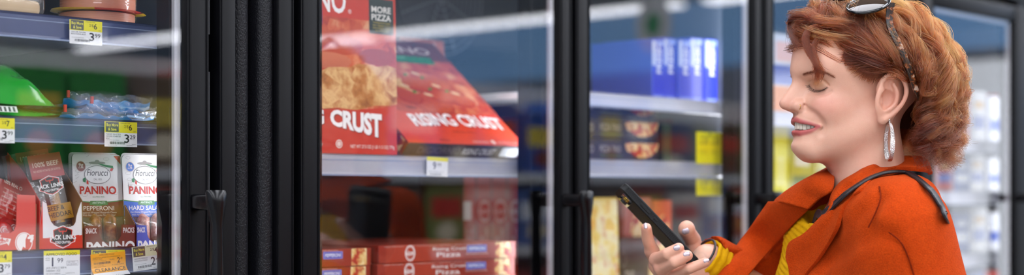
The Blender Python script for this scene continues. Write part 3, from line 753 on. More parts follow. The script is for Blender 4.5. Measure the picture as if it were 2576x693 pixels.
# 3, 4 packs of wrapped sticks
def panino(label, u0, u1, vt, Y, Z, lean, band, dot, word, l1, stick, group, doodle='#a9a6a4'):
    xa, xb = XU(u0, Y), XU(u1, Y); w_ = xb-xa; h_ = ZV((u0+u1)/2, vt, Y)-Z
    t = thing('panino_pack', label, 'pack', (xa, Y, Z), (R(-lean), 0, 0), group)
    b = MB(); pts = []
    for cx, cy, a in ((w_-.006, .006, -90), (w_-.006, h_-.006, 0), (.006, h_-.006, 90), (.006, .006, 180)):
        pts += [(cx+.006*math.cos(R(a+q)), cy+.006*math.sin(R(a+q))) for q in (0, 30, 60, 90)]
    b.prism(pts, .0005, .0012, fr=lambda x, z, d: (x, d, z), col='#4b403c'); b.build('backing_card', M_print, t, smooth=0)
    for k in (0, 1):
        b = MB(); cx = w_*(.36+.30*k)
        b.tube([(cx, -.005, .004), (cx, -.007, .008), (cx, -.007, h_*.29), (cx, -.003, h_*.33)], [.004, w_*.115, w_*.115, .003], 14); b.build('wrapped_stick', stick, t, smooth=60)
    f = MB(); P = [[((s/10)*w_, -.0004-.0165*min(1, 3*min(s/10, 1-s/10))**.7*min(1, 5*min(k/8, 1-k/8))**.7, h_*.31*k/8) for k in range(9)] for s in range(11)]
    f.grid(P); f.build('clear_blister', M_lens, t, smooth=60)
    p = Print()
    H = lambda v: h_*(v-0)  # share of height
    outline = [q for q in pts if q[1] > h_*.5]
    p.poly([(0.0, h_*.43), (w_, h_*.43)]+outline, '#dcdad8')
    rg = random.Random(len(word))
    for q in range(26):      # fine line drawings in grey
        cx, cy = rg.uniform(.04, .96)*w_, rg.uniform(.55, .97)*h_
        if rg.random() < .5: p.ring(cx, cy, .003+.003*rg.random(), .0022, .0004, doodle, n=14)
        else: a = rg.uniform(0, 6.28); p.line(cx, cy, cx+.007*math.cos(a), cy+.005*math.sin(a), .0005, doodle)
    p.ell(w_*.5, h_*.905, w_*.17, h_*.016, '#8b8683'); p.ell(w_*.5, h_*.918, w_*.05, h_*.02, '#8b8683')
    p.poly([(w_*.98, h_*.985), (w_*.84, h_*.985), (w_*.98, h_*.89)], '#c63a34')
    p.ell(w_*.17, h_*.865, w_*.098, w_*.098, '#c8b8b4'); p.ell(w_*.17, h_*.865, w_*.088, w_*.088, dot); p.text('9g', w_*.17, h_*.862, h_*.04, '#d9c8c2', w=w_*.09, al='c', bold=.01); p.text('PROTEIN', w_*.17, h_*.842, h_*.013, '#d9c8c2', w=w_*.1, al='c')
    # tricolour ribbon ends behind the oval
    p.poly([(w_*.50, h_*.90), (w_*.82, h_*.875), (w_*.83, h_*.845), (w_*.62, h_*.87)], '#2f7a4c'); p.poly([(w_*.78, h_*.85), (w_*.83, h_*.845), (w_*.80, h_*.815), (w_*.75, h_*.82)], '#c8352c')
    p.poly([(w_*.20, h_*.73), (w_*.27, h_*.755), (w_*.25, h_*.69), (w_*.20, h_*.70)], '#2f7a4c'); p.poly([(w_*.28, h_*.72), (w_*.31, h_*.70), (w_*.31, h_*.665), (w_*.27, h_*.68)], '#c8352c')
    p.ell(w_*.50, h_*.775, w_*.272, h_*.102, '#7d7a78'); p.ell(w_*.50, h_*.775, w_*.258, h_*.095, '#e4e2e0')
    p.text('Fiorucci', w_*.5, h_*.765, h_*.072, '#1d1a1a', w=w_*.44, al='c', shear=.25, bold=.005); p.text('DAL 1850', w_*.5, h_*.715, h_*.022, '#4a4644', w=w_*.16, al='c')
    p.text('PANINO', w_*.5, h_*.565, h_*.085, '#b5231c', w=w_*.74, al='c', bold=.025); p.text('GLUTEN FREE', w_*.5, h_*.525, h_*.016, '#3c7d5a', w=w_*.24, al='c')
    p.poly([(0, h_*.42), (w_, h_*.42), (w_, h_*.50)]+[(w_*(1-q/8), h_*(.475+.025*abs(1-q/4)**1.5)) for q in range(9)]+[(0, h_*.42)], '#2c7a4a')
    p.poly([(w_, h_*.32), (w_, h_*.488)]+[(w_*(1-q/8), h_*(.463+.025*abs(1-q/4)**1.5)) for q in range(9)]+[(0, h_*.32)]+[(w_*q/8, h_*(.305+.02*abs(1-q/4)**2)) for q in range(1, 8)], band)
    p.poly([(w_*.33, h_*.49), (w_*.67, h_*.49), (w_*.69, h_*.445), (w_*.5, h_*.432), (w_*.31, h_*.445)], '#2c7a4a'); p.text('ANTIPASTI', w_*.5, h_*.458, h_*.022, '#cfe0d2', w=w_*.26, al='c', bold=.01)
    p.text(word, w_*.5, h_*.385, h_*.05, '#d9cfca', w=w_*.62 if len(word) < 10 else w_*.78, al='c', bold=.008)
    p.text(l1, w_*.5, h_*.352, h_*.022, '#cdbfb9', w=w_*.72, al='c', shear=.2); p.text('With Natural Smoke Flavor Added', w_*.5, h_*.322, h_*.022, '#cdbfb9', w=w_*.66, al='c', shear=.2)
    p.build('pack_print', FR, t)
    return t
panino('pepperoni panino pack with a maroon band standing in the maroon carton', 189, 313, 388, 1.842, ZS+.0015, 4, '#6d2320', '#7e2d28', 'PEPPERONI', 'Pepperoni Wrapped Mozzarella Cheese', M_pepstick, 'pepperoni panino packs')
panino('second pepperoni panino pack showing only an edge behind the first', 178, 303, 384, 1.868, ZS+.0015, 3, '#6d2320', '#7e2d28', 'PEPPERONI', 'Pepperoni Wrapped Mozzarella Cheese', M_pepstick, 'pepperoni panino packs')
panino('hard salami panino pack with a blue band standing in the blue carton', 315, 427, 390, 1.838, ZS+.0015, 4, '#1f5cb4', '#2a62b0', 'HARD SALAMI', 'Hard Salame Wrapped Mozzarella Cheese', M_salami, 'hard salami panino packs')
panino('second hard salami panino pack showing only an edge behind the first', 310, 422, 386, 1.866, ZS+.0015, 3, '#1f5cb4', '#2a62b0', 'HARD SALAMI', 'Hard Salame Wrapped Mozzarella Cheese', M_salami, 'hard salami panino packs')
def snack_carton(label, u0, u1, col, side):
    x0, x1 = XU(u0, YC), XU(u1, YC); W = x1-x0
    top = .030
    pts = [(0, 0), (W, 0), (W, top), (W*.73, top+.001), (W*.725, .022)]+[(W*(.51+.215*math.cos(R(a))), .019-.0135*math.sin(R(a))) for a in range(15, 166, 15)]+[(W*.29, .022), (W*.275, top-.001), (W*.04, top), (0, top-.003)]
    def d(p, W):
        p.text('SNACK', W*.035, .0195, .0072, '#efe9e6', w=W*.21, bold=.02); p.text('PACKS', W*.975, .0195, .0072, '#efe9e6', w=W*.22, al='r', bold=.02)
        p.text('PANINO', W*.52, -.0085, .0165, '#f0ecea', w=W*.94, al='c', bold=.03); p.clip_y(.0004, 1)
    return carton(label, x0, x1, YC, ZS, pts, [(0, 0), (.08, 0), (.08, .075), (.03, .062), (0, .031)], .072, .08, col, side, d)
snack_carton('maroon snack pack carton with a scooped front', 211, 341, '#712522', '#5c1c1a')
snack_carton('blue snack pack carton with a scooped front', 342, 436, '#1e55b8', '#17428c')
# ------------------------------------------------------------------ pizza bay of the second freezer
RED, RED2, MAR = '#c9331d', '#d8401f', '#6a1d14'
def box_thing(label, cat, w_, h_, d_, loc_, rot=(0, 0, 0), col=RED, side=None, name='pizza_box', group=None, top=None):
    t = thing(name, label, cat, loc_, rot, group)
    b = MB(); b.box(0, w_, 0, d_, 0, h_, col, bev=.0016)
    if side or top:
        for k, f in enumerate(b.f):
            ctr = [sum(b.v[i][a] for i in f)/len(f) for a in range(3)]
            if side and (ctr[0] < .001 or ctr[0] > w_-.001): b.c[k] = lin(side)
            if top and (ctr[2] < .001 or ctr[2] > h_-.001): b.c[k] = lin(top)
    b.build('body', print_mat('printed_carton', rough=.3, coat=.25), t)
    return t
def arc(cx, k, tilt=0.): return lambda x, y: (x, y-k*(x-cx)**2+tilt*(x-cx))
def rising_face(p, w, h, style=0):
    """front print of a rising crust pizza box: x 0..w, y 0..h; print materials: 1 meat, 2 crust, 3 pepperoni"""
    if style == 0:
        p.poly([(0, h*.235)]+[(w*i/10, h*(.238-.03*math.sin(math.pi*i/10))) for i in range(11)]+[(w, h*.66), (0, h*.66)], RED, mi=1)
        p.ell(w*.30, h*.50, w*.16, h*.07, RED, mi=2); p.ell(w*.80, h*.555, w*.13, h*.05, '#d2593a'); p.ell(w*.62, h*.52, w*.15, h*.05, '#b8391f'); p.ell(w*.86, h*.475, w*.12, h*.04, '#a83a22'); p.ell(w*.55, h*.44, w*.14, h*.04, '#c86a4a')
        p.poly([(w*(.30+.70*i/14), h*(.255+.006*math.sin(i*1.3)-.042*math.sin(math.pi*(.15+.85*i/14)))) for i in range(15)]+[(w*(1-.065*i), h*(.40+.035*math.sin(math.pi*i/10+.9)+.008*math.sin(i*2.1))) for i in range(11)], RED, mi=2)
        p.ell(w*.18, h*.29, w*.15, h*.05, RED, mi=2)
    p.rect(0, h*.648, w, h, RED)
    p.text('DIGIORNO', w*.66, h*.672, h*.115, '#f4f1ee', w=w*.60, al='r', bold=.02); p.text('®', w*.675, h*.672, h*.02, '#f4f1ee')
    p.rect(w*.10, h*.602, w*.505, h*.70, '#2e3d8f', r=.002)
    p.text('FOUR MEATS TE PEPPERONI', w*.48, h*.648, h*.026, '#eef0f6', w=w*.42, al='r', bold=.02); p.text('with sausage, pepperoni, chicken & beef', w*.44, h*.624, h*.013, '#dfe4f0', w=w*.30, al='r', shear=.15)
    p.rect(w*.815, h*.588, w*.985, h*.76, '#1d2f2b', r=.002)
    p.text('MORE', w*.90, h*.693, h*.030, '#eae7df', w=w*.135, al='c', bold=.02); p.text('PIZZA', w*.90, h*.655, h*.030, '#eae7df', w=w*.135, al='c', bold=.02)
    for k in range(4): p.text(('*compared with', 'the regular 12 in', 'serving size', 'see side panel')[k], w*.90, h*(.640-.013*k), h*.009, '#c9b24a', w=w*(.12 if k < 3 else .09), al='c')
    def swell(x, y):     # letters hang lower and grow taller towards the right
        u = (x-w*.545)/(w*.345); top = .0696-.0042*u; bot = .0473-.0181*u
        if x < w*.53: u = (x-w*.12)/(w*.385); top = .0600+.0096*u; bot = .0290+.0183*u
        return x, bot+(top-bot)*y
    for dx, c, bd in ((.0013, '#8e2416', .06), (0, '#f7f4f1', .05)):
        p.text('RISING', w*.3125, 0, 1.0, c, w=w*.385, al='c', bold=bd, warp=lambda x, y: (swell(x, y)[0]+dx, swell(x, y)[1]-dx))
        p.text('CRUST', w*.7175, 0, 1.0, c, w=w*.345, al='c', bold=bd, warp=lambda x, y: (swell(x, y)[0]+dx, swell(x, y)[1]-dx))
    p.text('O R I G I N A L', w*.32, h*.112, h*.022, '#5a140c', w=w*.21, al='c')
    p.text('PIZZA', w*.20, h*.035, h*.028, '#f0dcd2', w=w*.10, bold=.01); p.text('KEEP FROZEN', w*.36, h*.055, h*.012, '#f0dcd2', w=w*.11, bold=.01); p.text('COOK THOROUGHLY', w*.36, h*.035, h*.014, '#f0dcd2', w=w*.135, bold=.01)
    p.ell(w*.60, h*.047, w*.022, w*.022, '#ecd2c6'); p.ring(w*.60, h*.047, w*.016, w*.016, .001, RED)
    p.text('NET WT 27.5 OZ (1 LB 11.5 OZ) 779g', w*.975, h*.03, h*.016, '#f0dcd2', w=w*.30, al='r', bold=.01)
PM = [print_mat('printed_carton'), M_meat, M_crust, M_pep, M_cheese]
# A: upright box on the left
YA = 1.815; xr = XU(1001, YA); WB = .315
ZP = 1.4425
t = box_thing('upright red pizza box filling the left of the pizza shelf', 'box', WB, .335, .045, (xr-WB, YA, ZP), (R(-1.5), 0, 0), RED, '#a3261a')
p = Print(); rising_face(p, WB, .335); p.build('front_print', FR, t, PM)
# B: box lying back on the one behind it, its face tilted up to the aisle
TB = 40
wB = .290
xb0 = XU(1330, 1.822)-wB
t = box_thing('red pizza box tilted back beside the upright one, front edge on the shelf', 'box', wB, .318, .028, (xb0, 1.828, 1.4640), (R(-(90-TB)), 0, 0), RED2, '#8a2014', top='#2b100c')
p = Print(); hB = .318
p.poly([(0, hB*.29)]+[(wB*i/10, hB*(.30-.025*math.sin(math.pi*i/10))) for i in range(11)]+[(wB, hB*.80), (0, hB*.80)], RED, mi=1)
p.poly([(wB*(.0+.5*i/8), wB*(.50+.10*math.sin(math.pi*i/8+.4))) for i in range(9)]+[(wB*.5, wB*.63), (0, wB*.74)], RED, mi=2)
for cx, cy, rx in ((.50, .40, .16), (.64, .50, .12), (.34, .46, .10), (.70, .62, .11), (.5, .60, .12), (.80, .45, .09)): p.ell(wB*cx, wB*cy, wB*rx, wB*rx*.72, '#b33c20'); p.ell(wB*cx, wB*cy+.003, wB*rx*.92, wB*rx*.62, '#c4532c')
for cx, cy in ((.42, .52), (.58, .56), (.30, .62), (.72, .55), (.6, .68), (.47, .7)): p.ell(wB*cx, wB*cy, wB*.022, wB*.012, '#5f8a35', rot=30)
for cx, cy in ((.38, .58), (.52, .50), (.66, .60), (.78, .53), (.57, .72)): p.ell(wB*cx, wB*cy, wB*.035, wB*.014, '#e9c79a', rot=-20)
p.rect(0, hB*.80, wB, hB, MAR)
p.text('DIGIORNO', wB*.02, hB*.865, hB*.065, '#d9c5bd', w=wB*.86, bold=.01)
p.rect(0, hB*.765, wB*.84, hB*.835, '#1f7d3e', r=.003); p.text('SPINACH & MUSHROOM', wB*.6, hB*.80, hB*.024, '#9fd0ac', w=wB*.45, al='r')
f1 = arc(wB*.56, .45)
for dx, c in ((.002, '#8e2416'), (0, '#f7f4f1')):
    p.text('RISING', wB*.365, wB*.190, wB*.115, c, w=wB*.37, al='c', bold=.03, warp=lambda x, y: f1(x+dx, y-dx)); p.text('CRUST', wB*.775, wB*.190, wB*.115, c, w=wB*.37, al='c', bold=.03, warp=lambda x, y: f1(x+dx, y-dx))
p.text('O R I G I N A L', wB*.55, wB*.115, wB*.02, '#6e1a10', w=wB*.2, al='c')
p.text('PIZZA', wB*.28, wB*.025, wB*.025, '#6e1a10', w=wB*.08); p.text('KEEP FROZEN COOK THOROUGHLY', wB*.55, wB*.025, wB*.016, '#f0dcd2', w=wB*.14); p.ell(wB*.73, wB*.035, wB*.018, wB*.02, '#ecd2c6'); p.text('NET WT 28 OZ (1 LB 12 OZ)', wB*.97, wB*.025, wB*.016, '#f0dcd2', w=wB*.2, al='r')
p.build('front_print', FR, t, PM)
# thin front edge and left end of that box carry print too
p = Print(); p.text('DIGIORNO', wB*.10, .007, .014, '#5b4a46', w=wB*.35, bold=.02); p.text('RISING CRUST', wB*.47, .007, .013, '#c9c2bf', w=wB*.28, bold=.02, shear=.1); p.rect(wB*.80, .004, wB*.96, .024, '#c5c9ce', r=.003)
p.build('edge_print', lambda x, y, d: (x, .028-y, -d), t)
p = Print(); p.rect(.002, .01, .026, .31, RED, mi=3); p.build('end_print', lambda x, y, d: (-d, .028-x, y), t, PM)
# support behind: boxes lying flat and a box showing its barcode
zz = 1.4435
for k in range(4):
    box_thing('pizza box lying flat, number %s from the bottom of the pile propping the tilted box' % ('one', 'two', 'three', 'four')[k], 'box', .31, .04, .31, (xb0-.004, 2.075, zz+.041*k), (0, 0, 0), MAR, group='boxes piled behind the tilted pizza box')
t = box_thing('box standing behind the tilted pizza box with a white barcode panel', 'box', .12, .075, .05, (XU(1012, 2.12), 2.12, zz+.165), (R(-6), 0, 0), '#b0583c')
p = Print(); p.rect(.040, .008, .095, .068, '#cfd2d4', r=.004); p.barcode(.050, .02, .086, .05, '#55585c', 9); p.build('back_print', FR, t)
# C: lower stack lying flat, spines to the front
ZL0 = 1.1135; TH_ = .0300
def logo_ring(p, cx, cy, s, c='#e9dfdb'):
    p.ring(cx, cy, s, s*1.15, s*.16, c); p.ring(cx, cy, s*.76, s*.9, s*.07, c)
    p.text('Nice!', cx-.02*s, cy-s*.32, s*.72, c, w=s*1.7, al='c', bold=.03, shear=.1, rot=8)
def spine(p, w, h, dim='#f0e8e4'):
    p.rect(0, 0, w, h, '#9c2d18')
    p.poly([(w*.05, 0), (w*.62, 0), (w*.5, h), (w*.05, h)], '#ab3a22')
    p.rect(w*.845, h*.02, w*.965, h*.985, RED, mi=3)
    p.text('KEEP FROZEN  COOK THOROUGHLY  ORIGINAL CRUST  KEEP FROZEN', w*.04, h*.90, h*.05, '#e6cfc6', w=w*.7)
    logo_ring(p, w*.215, h*.52, h*.40, dim)
    p.text('Rising Crust', w*.50, h*.62, h*.19, dim, w=w*.25, al='c', bold=.01); p.text('Pizza', w*.49, h*.22, h*.29, dim, w=w*.175, al='c', bold=.01)
    p.rect(w*.625, h*.44, w*.775, h*.86, '#7d86d8', r=.001); p.rect(w*.634, h*.49, w*.766, h*.81, '#3d4bb0', r=.001); p.text('PEPPERONI', w*.70, h*.56, h*.19, '#f0f0fb', w=w*.12, al='c', bold=.02)
    p.text('NET WT 29.6 OZ (1 LB 13.6 OZ) 839g', w*.62, h*.31, h*.065, dim, w=w*.165, bold=.01)
NST = ('bottom', 'second', 'third', 'fourth', 'fifth', 'top')
YS = 1.832
xs0, xs1 = XU(950, YS), XU(1298, YS); Wst = xs1-xs0-.004
ZTOP = ZV(1100, 626, YS)
for k in range(6):
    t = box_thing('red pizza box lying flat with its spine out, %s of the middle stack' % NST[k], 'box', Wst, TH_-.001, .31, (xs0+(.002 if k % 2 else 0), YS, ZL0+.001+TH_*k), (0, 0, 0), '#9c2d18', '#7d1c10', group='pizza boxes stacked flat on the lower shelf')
    p = Print(); spine(p, Wst, TH_-.001); p.build('spine_print', FR, t, PM)
xq1 = xs0-.004; Wq = .27
for k in range(6):
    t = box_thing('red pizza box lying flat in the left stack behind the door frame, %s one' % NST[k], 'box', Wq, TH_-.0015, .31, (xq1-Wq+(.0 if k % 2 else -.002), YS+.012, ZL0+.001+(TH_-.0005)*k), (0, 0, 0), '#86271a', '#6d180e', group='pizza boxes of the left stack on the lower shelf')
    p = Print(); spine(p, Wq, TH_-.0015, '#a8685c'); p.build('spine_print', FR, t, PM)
# D: boxes standing on edge at the right, spines out
NV = ('leftmost', 'second from the left', 'third from the left', 'fourth from the left', 'rightmost and brightest')
us = (1160, 1196, 1236, 1277, 1302)
for k in range(5):
    Yd = (2.165, 2.165, 2.165, 2.165, 2.155)[k]
    near = k == 4
    if near: x0_, w_ = XU(1314, Yd)+.024, .036
    else: x0_, w_ = XU((1166, 1199, 1237, 1277)[k], Yd), XU((1199, 1237, 1277, 1316)[k], Yd)-XU((1166, 1199, 1237, 1277)[k], Yd)-.001
    hh = .315
    t = box_thing('red pizza box standing on edge on the lower shelf, %s' % NV[k], 'box', w_, hh, .13, (x0_, Yd, ZL0), (0, R(-2.4) if near else 0, 0), '#b02a1c' if near else '#9c2517', '#3a1410', group='pizza boxes standing on edge')  # rightmost box painted brighter, the others dimmer, as the light falls
    p = Print(); zl = lambda v: ZV(us[k], v, Yd)-ZL0
    if near:
        logo_ring(p, w_*.45, hh*.72, w_*.40); p.text('Rising Crust', w_*.62, hh*.30, w_*.26, '#eadfda', w=hh*.34, rot=90); p.text('Pizza', w_*.36, hh*.42, w_*.3, '#eadfda', w=hh*.14, rot=90)
        p.rect(w_*.1, hh*.12, w_*.75, hh*.27, '#e8b53a'); p.rect(w_*.85, 0, w_*.9, hh, '#d97a62')
    else:
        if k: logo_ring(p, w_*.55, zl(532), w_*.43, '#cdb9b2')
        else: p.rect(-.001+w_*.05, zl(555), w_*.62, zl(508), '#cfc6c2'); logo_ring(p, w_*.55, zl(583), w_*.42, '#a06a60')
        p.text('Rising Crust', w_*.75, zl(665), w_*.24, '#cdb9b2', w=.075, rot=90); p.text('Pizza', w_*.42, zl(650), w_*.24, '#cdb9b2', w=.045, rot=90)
    p.build('spine_print', FR, t, PM)
for k in range(1): 
    Yh = 2.165; xa = XU(1190, Yh); wH = XU(1322, Yh)-xa-.01
    t = box_thing('red pizza box lying across the tops of the upright boxes', 'box', wH, .036, .24, (xa, Yh, ZL0+.3165), (0, 0, 0), '#b02a1b', '#8d2015')
    p = Print(); p.rect(wH*.42, .004, wH*.98, .032, '#b9a394'); p.text('Nice!', wH*.2, .010, .014, '#e8d6ce', w=wH*.2, al='c'); p.text('Pizza', wH*.68, .006, .016, '#5d1d14', w=wH*.25, al='c'); p.build('spine_print', FR, t, PM)
def tag9(p, w, h):
    p.rect(0, h*.8, w, h, '#e8e050'); p.text('9', w*.28, h*.36, h*.4, '#6a6c74', bold=.02); p.text('99', w*.5, h*.5, h*.22, '#6a6c74'); p.text('PIZZA RISING CRUST', w*.1, h*.2, h*.07, '#8a8c94', w=w*.7); p.barcode(w*.15, h*.05, w*.7, h*.15, '#8a8c94', 5)
price_tag('blurred white price tag on the pizza shelf channel below the tilted box', 1073, 395, 1126, 443, tag9, group=None, rot=-2)

# ------------------------------------------------------------------ third door: blue bags, dark boxes, yellow signs
YT = 1.835
for k in range(5):
    a, b_ = 1641+33.4*k, 1641+33.4*(k+1)-2
    xa, xb = XU(a, YT), XU(b_, YT); z1 = ZV(a, 97-4*(k % 2), YT)
    t = box_thing('tall bright blue carton with white lettering, %s in the row behind the third door' % ('first', 'second', 'third', 'fourth', 'last')[k], 'box', xb-xa, z1-1.571, .16, (xa, YT+.004*(k % 2), 1.571), (0, 0, 0), '#1d2fd0', '#4a62e6', name='blue_carton', group='blue cartons in a row')
    p = Print(); w_, h_ = xb-xa, z1-1.571
    p.rect(0, h_*.55, w_*.3, h_*.97, '#c9d2f4'); p.text('FRESH', w_*.72, h_*.42, w_*.36, '#eef0fa', w=h_*.5, rot=90, bold=.03); p.rect(w_*.1, h_*.0, w_*.9, h_*.05, '#7f95f0'); p.rect(w_*.35, h_*.9, w_*.95, h_*.98, '#8fa4f4')
    p.build('front_print', FR, t)
hz = .0415
for k in range(3):
    xa, xb = XU(1470, 1.83), XU(1656, 1.83); w_ = xb-xa
    t = box_thing('dark brown frozen pizza box lying flat, %s of three behind the third door' % ('bottom', 'middle', 'top')[k], 'box', w_, hz-.001, .26, (xa, 1.83, 1.4455+hz*k), (0, 0, 0), '#2f1d18', '#3b2a22', group='dark pizza boxes stacked behind the third door')
    p = Print(); p.ell(w_*.78, hz*.80, w_*.22, hz*.70, '#9c5a2c', a0=180, a1=360, mi=3); p.ell(w_*.60, hz*.75, w_*.06, hz*.4, '#c88a4a', a0=180, a1=360, mi=2)
    p.text('NO', w_*.02, hz*.3, hz*.35, '#9a908a', w=w_*.1, bold=.02); p.text('PIZZA TRIO', w_*.20, hz*.35, hz*.3, '#9a908a', w=w_*.28, bold=.02); p.rect(w_*.2, hz*.15, w_*.5, hz*.2, '#5a6b3e')
    p.build('spine_print', FR, t, PM)
# more dark goods behind, to the right of the dark stack
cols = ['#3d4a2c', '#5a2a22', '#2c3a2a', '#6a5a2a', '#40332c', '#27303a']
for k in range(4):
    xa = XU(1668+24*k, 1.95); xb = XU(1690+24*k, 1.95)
    box_thing('dark frozen food carton under the shelf, %s along' % ('first', 'second', 'third', 'fourth', 'fifth', 'sixth')[k], 'box', xb-xa, .085+.012*(k % 3), .1, (xa, 1.95, 1.4455), (0, 0, 0), cols[k], name='food_carton', group='dark cartons beside the dark pizza boxes')
MY = mat('fluorescent_yellow_card', '#f2ee12', rough=.6, vary=.04)
def yellow_sign(label, u0, u1, v0, v1, Y):
    xa, xb = XU(u0, Y), XU(u1, Y); z1, z0 = ZV(u0, v0, Y), ZV(u0, v1, Y)
    t = thing('sale_card', label, 'sign', (xa, Y, z0)); W, Hh = xb-xa, z1-z0
    b = MB(); b.box(0, W, 0, .0006, 0, Hh, '#fff31c'); b.build('card', M_print, t, smooth=0)
    p = Print()
    for a in (.12, .55): p.text('2/$8', W*a, Hh*.62, W*.22, '#b7ae2a', w=W*.34, bold=.02); p.text('SALE', W*a, Hh*.30, W*.12, '#c9c02c', w=W*.3)
    p.ell(W*.5, Hh*.93, .004, .004, '#8f8a2a'); p.build('card_print', FR, t); return t
yellow_sign('fluorescent yellow sale card hanging above the lower channel', 1752, 1818, 332, 412, 1.797)
yellow_sign('fluorescent yellow sale card hanging below the lower channel', 1752, 1818, 446, 493, 1.797)
# lower shelf of that bay
ZQ = 1.1135
xa, xb = XU(1470, 1.83), XU(1563, 1.83)
t = box_thing('pizza box with a yellow cheese pizza photograph standing behind the phone', 'box', xb-xa, ZV(1520, 497, 1.83)-ZQ, .04, (xa, 1.83, ZQ), (R(-2), 0, 0), '#e8c65a')
w_, h_ = xb-xa, ZV(1520, 497, 1.83)-ZQ
p = Print(); p.rect(0, 0, w_*.97, h_*.98, RED, mi=4); p.build('front_print', FR, t, PM)
xa, xb = XU(1566, 1.88), XU(1672, 1.88); w_ = xb-xa; h_ = ZV(1600, 597, 1.88)-ZQ
t = box_thing('brown frozen pizza box with cream lettering and a green strip behind the hand', 'box', w_, h_, .04, (xa, 1.88, ZQ), (R(-2), 0, 0), '#4a2415')
p = Print(); p.ell(w_*.95, h_*.5, w_*.3, h_*.46, '#c8742e', mi=3); p.ring(w_*.06, h_*.75, .010, .016, .002, '#8d7a6c'); p.text('THE', w_*.10, h_*.50, h_*.12, '#b9a894', w=w_*.2, bold=.02); p.text('ROASTED', w_*.08, h_*.20, h_*.20, '#c9b9a4', w=w_*.5, bold=.02); p.rect(0, h_*.02, w_*.72, h_*.16, '#8fae3c'); p.build('front_print', FR, t, PM)
for k, (a, b_, v, yy, c) in enumerate(((1568, 1640, 497, 1.925, '#b03c20'), (1642, 1690, 505, 1.93, '#c8542a'))):
    xa, xb = XU(a, yy), XU(b_, yy); w_ = xb-xa; h_ = ZV(a, v, yy)-ZQ
    t = box_thing('orange red pizza box standing behind the brown one, %s' % ('wider left one', 'narrower right one')[k], 'box', w_, h_, .04, (xa, yy, ZQ), (0, 0, 0), c)
    p = Print(); p.ell(w_*.55, h_*.72, w_*.3, h_*.16, '#c88b3a', mi=3); p.rect(0, h_*.52, w_, h_*.56, '#d8896a'); p.build('front_print', FR, t, PM)
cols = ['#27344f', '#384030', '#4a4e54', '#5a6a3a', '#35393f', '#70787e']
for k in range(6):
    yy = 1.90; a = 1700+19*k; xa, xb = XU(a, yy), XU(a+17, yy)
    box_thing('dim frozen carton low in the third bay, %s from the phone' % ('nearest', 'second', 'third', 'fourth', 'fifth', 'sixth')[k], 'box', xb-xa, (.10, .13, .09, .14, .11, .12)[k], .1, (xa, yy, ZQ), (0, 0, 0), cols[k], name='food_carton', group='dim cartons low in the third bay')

# ------------------------------------------------------------------ farther freezer: goods around the woman's silhouette
def goods(spec):
    for name, label, u0, u1, v0, zb, Y, c, d, marks in spec:
        xa, xb = XU(u0, Y), XU(u1, Y); h_ = ZV(u0, v0, Y)-zb
        t = box_thing(label, 'box', xb-xa, h_, d, (xa, Y, zb), (0, 0, 0), c, name=name)
        p = Print(); w_ = xb-xa
        for m in marks: p.rect(w_*m[0], h_*m[1], w_*m[2], h_*m[3], m[4])
        if marks: p.build('front_print', FR, t)
goods([
 ('cereal_carton', 'white carton with blue and orange bands at the level of the brow', 1946, 2004, 82, 1.5615, 1.83, '#dfe2ea', .1, [(0, .35, 1, .6, '#5a6fc0'), (0, 0, 1, .33, '#e0863a'), (.1, .65, .9, .9, '#f0c0b0')]),
 ('cereal_carton', 'orange carton farther along the same shelf, behind the nose', 2008, 2070, 96, 1.5615, 1.84, '#d9803c', .1, [(0, .5, 1, .9, '#e9e4dc')]),
 ('yellow_carton', 'bright yellow carton beside the smile', 1946, 1984, 316, 1.3615, 1.83, '#efe61a', .1, [(.2, .2, .8, .6, '#f6f08a')]),
 ('yellow_carton', 'green and yellow carton below the chin', 1988, 2048, 345, 1.3615, 1.84, '#c9c23c', .1, [(.1, .1, .9, .4, '#7d8a3a'), (.2, .55, .8, .8, '#f0eccc')]),
 ('yellow_carton', 'pale yellow carton behind the chin and neck', 2052, 2110, 350, 1.3615, 1.84, '#d8cf52', .1, [(.1, .2, .9, .5, '#6b5f58')]),
 ('low_carton', 'pale carton on the shelf under the yellow ones', 1950, 2040, 497, 1.1715, 1.84, '#c9cbd6', .1, [(.1, .2, .9, .6, '#8792b8')]),
])
rg = random.Random(4)
pal = ['#2b4fae', '#e8e6e2', '#3566c8', '#b03a2c', '#d8d9de', '#e0b23c', '#24408e', '#7d6a58']
lev = {1.5215: 'top', 1.3865: 'upper', 1.2215: 'middle', 1.0515: 'low'}
for zb in (1.5215, 1.3865, 1.2215, 1.0515):
    x = 3.29
    for k in range(11):
        w_ = .092; hgt = {1.5215: .15, 1.3865: .10, 1.2215: .12, 1.0515: .12}[zb]*rg.uniform(.8, 1)
        c = pal[(k*3+int(zb*100)) % 8]
        if zb > 1.4: c = ('#e9e7e4', '#c03a2a', '#4a9a4a', '#e9e7e4', '#c8442c', '#e6e6e8', '#d9dbe4', '#f0efec', '#c23a30', '#e6c23a', '#dfe2ea')[k]
        t = box_thing('blurred packet on the %s shelf of the farthest door, %s in its row' % (lev[zb], NUM[k]), 'box', w_, hgt, .12, (x, 1.84+.01*rg.random(), zb), (0, 0, 0), c, name='food_packet', group='packets behind the farthest door')
        p = Print(); p.rect(w_*.1, hgt*.25, w_*.9, hgt*.5, '#e9edf6' if c[1] in '23' else '#3a57b0'); p.rect(w_*.2, hgt*.65, w_*.8, hgt*.8, '#d9a83a' if k % 2 else '#d8dce8'); p.build('front_print', FR, t)
        x += w_+.007
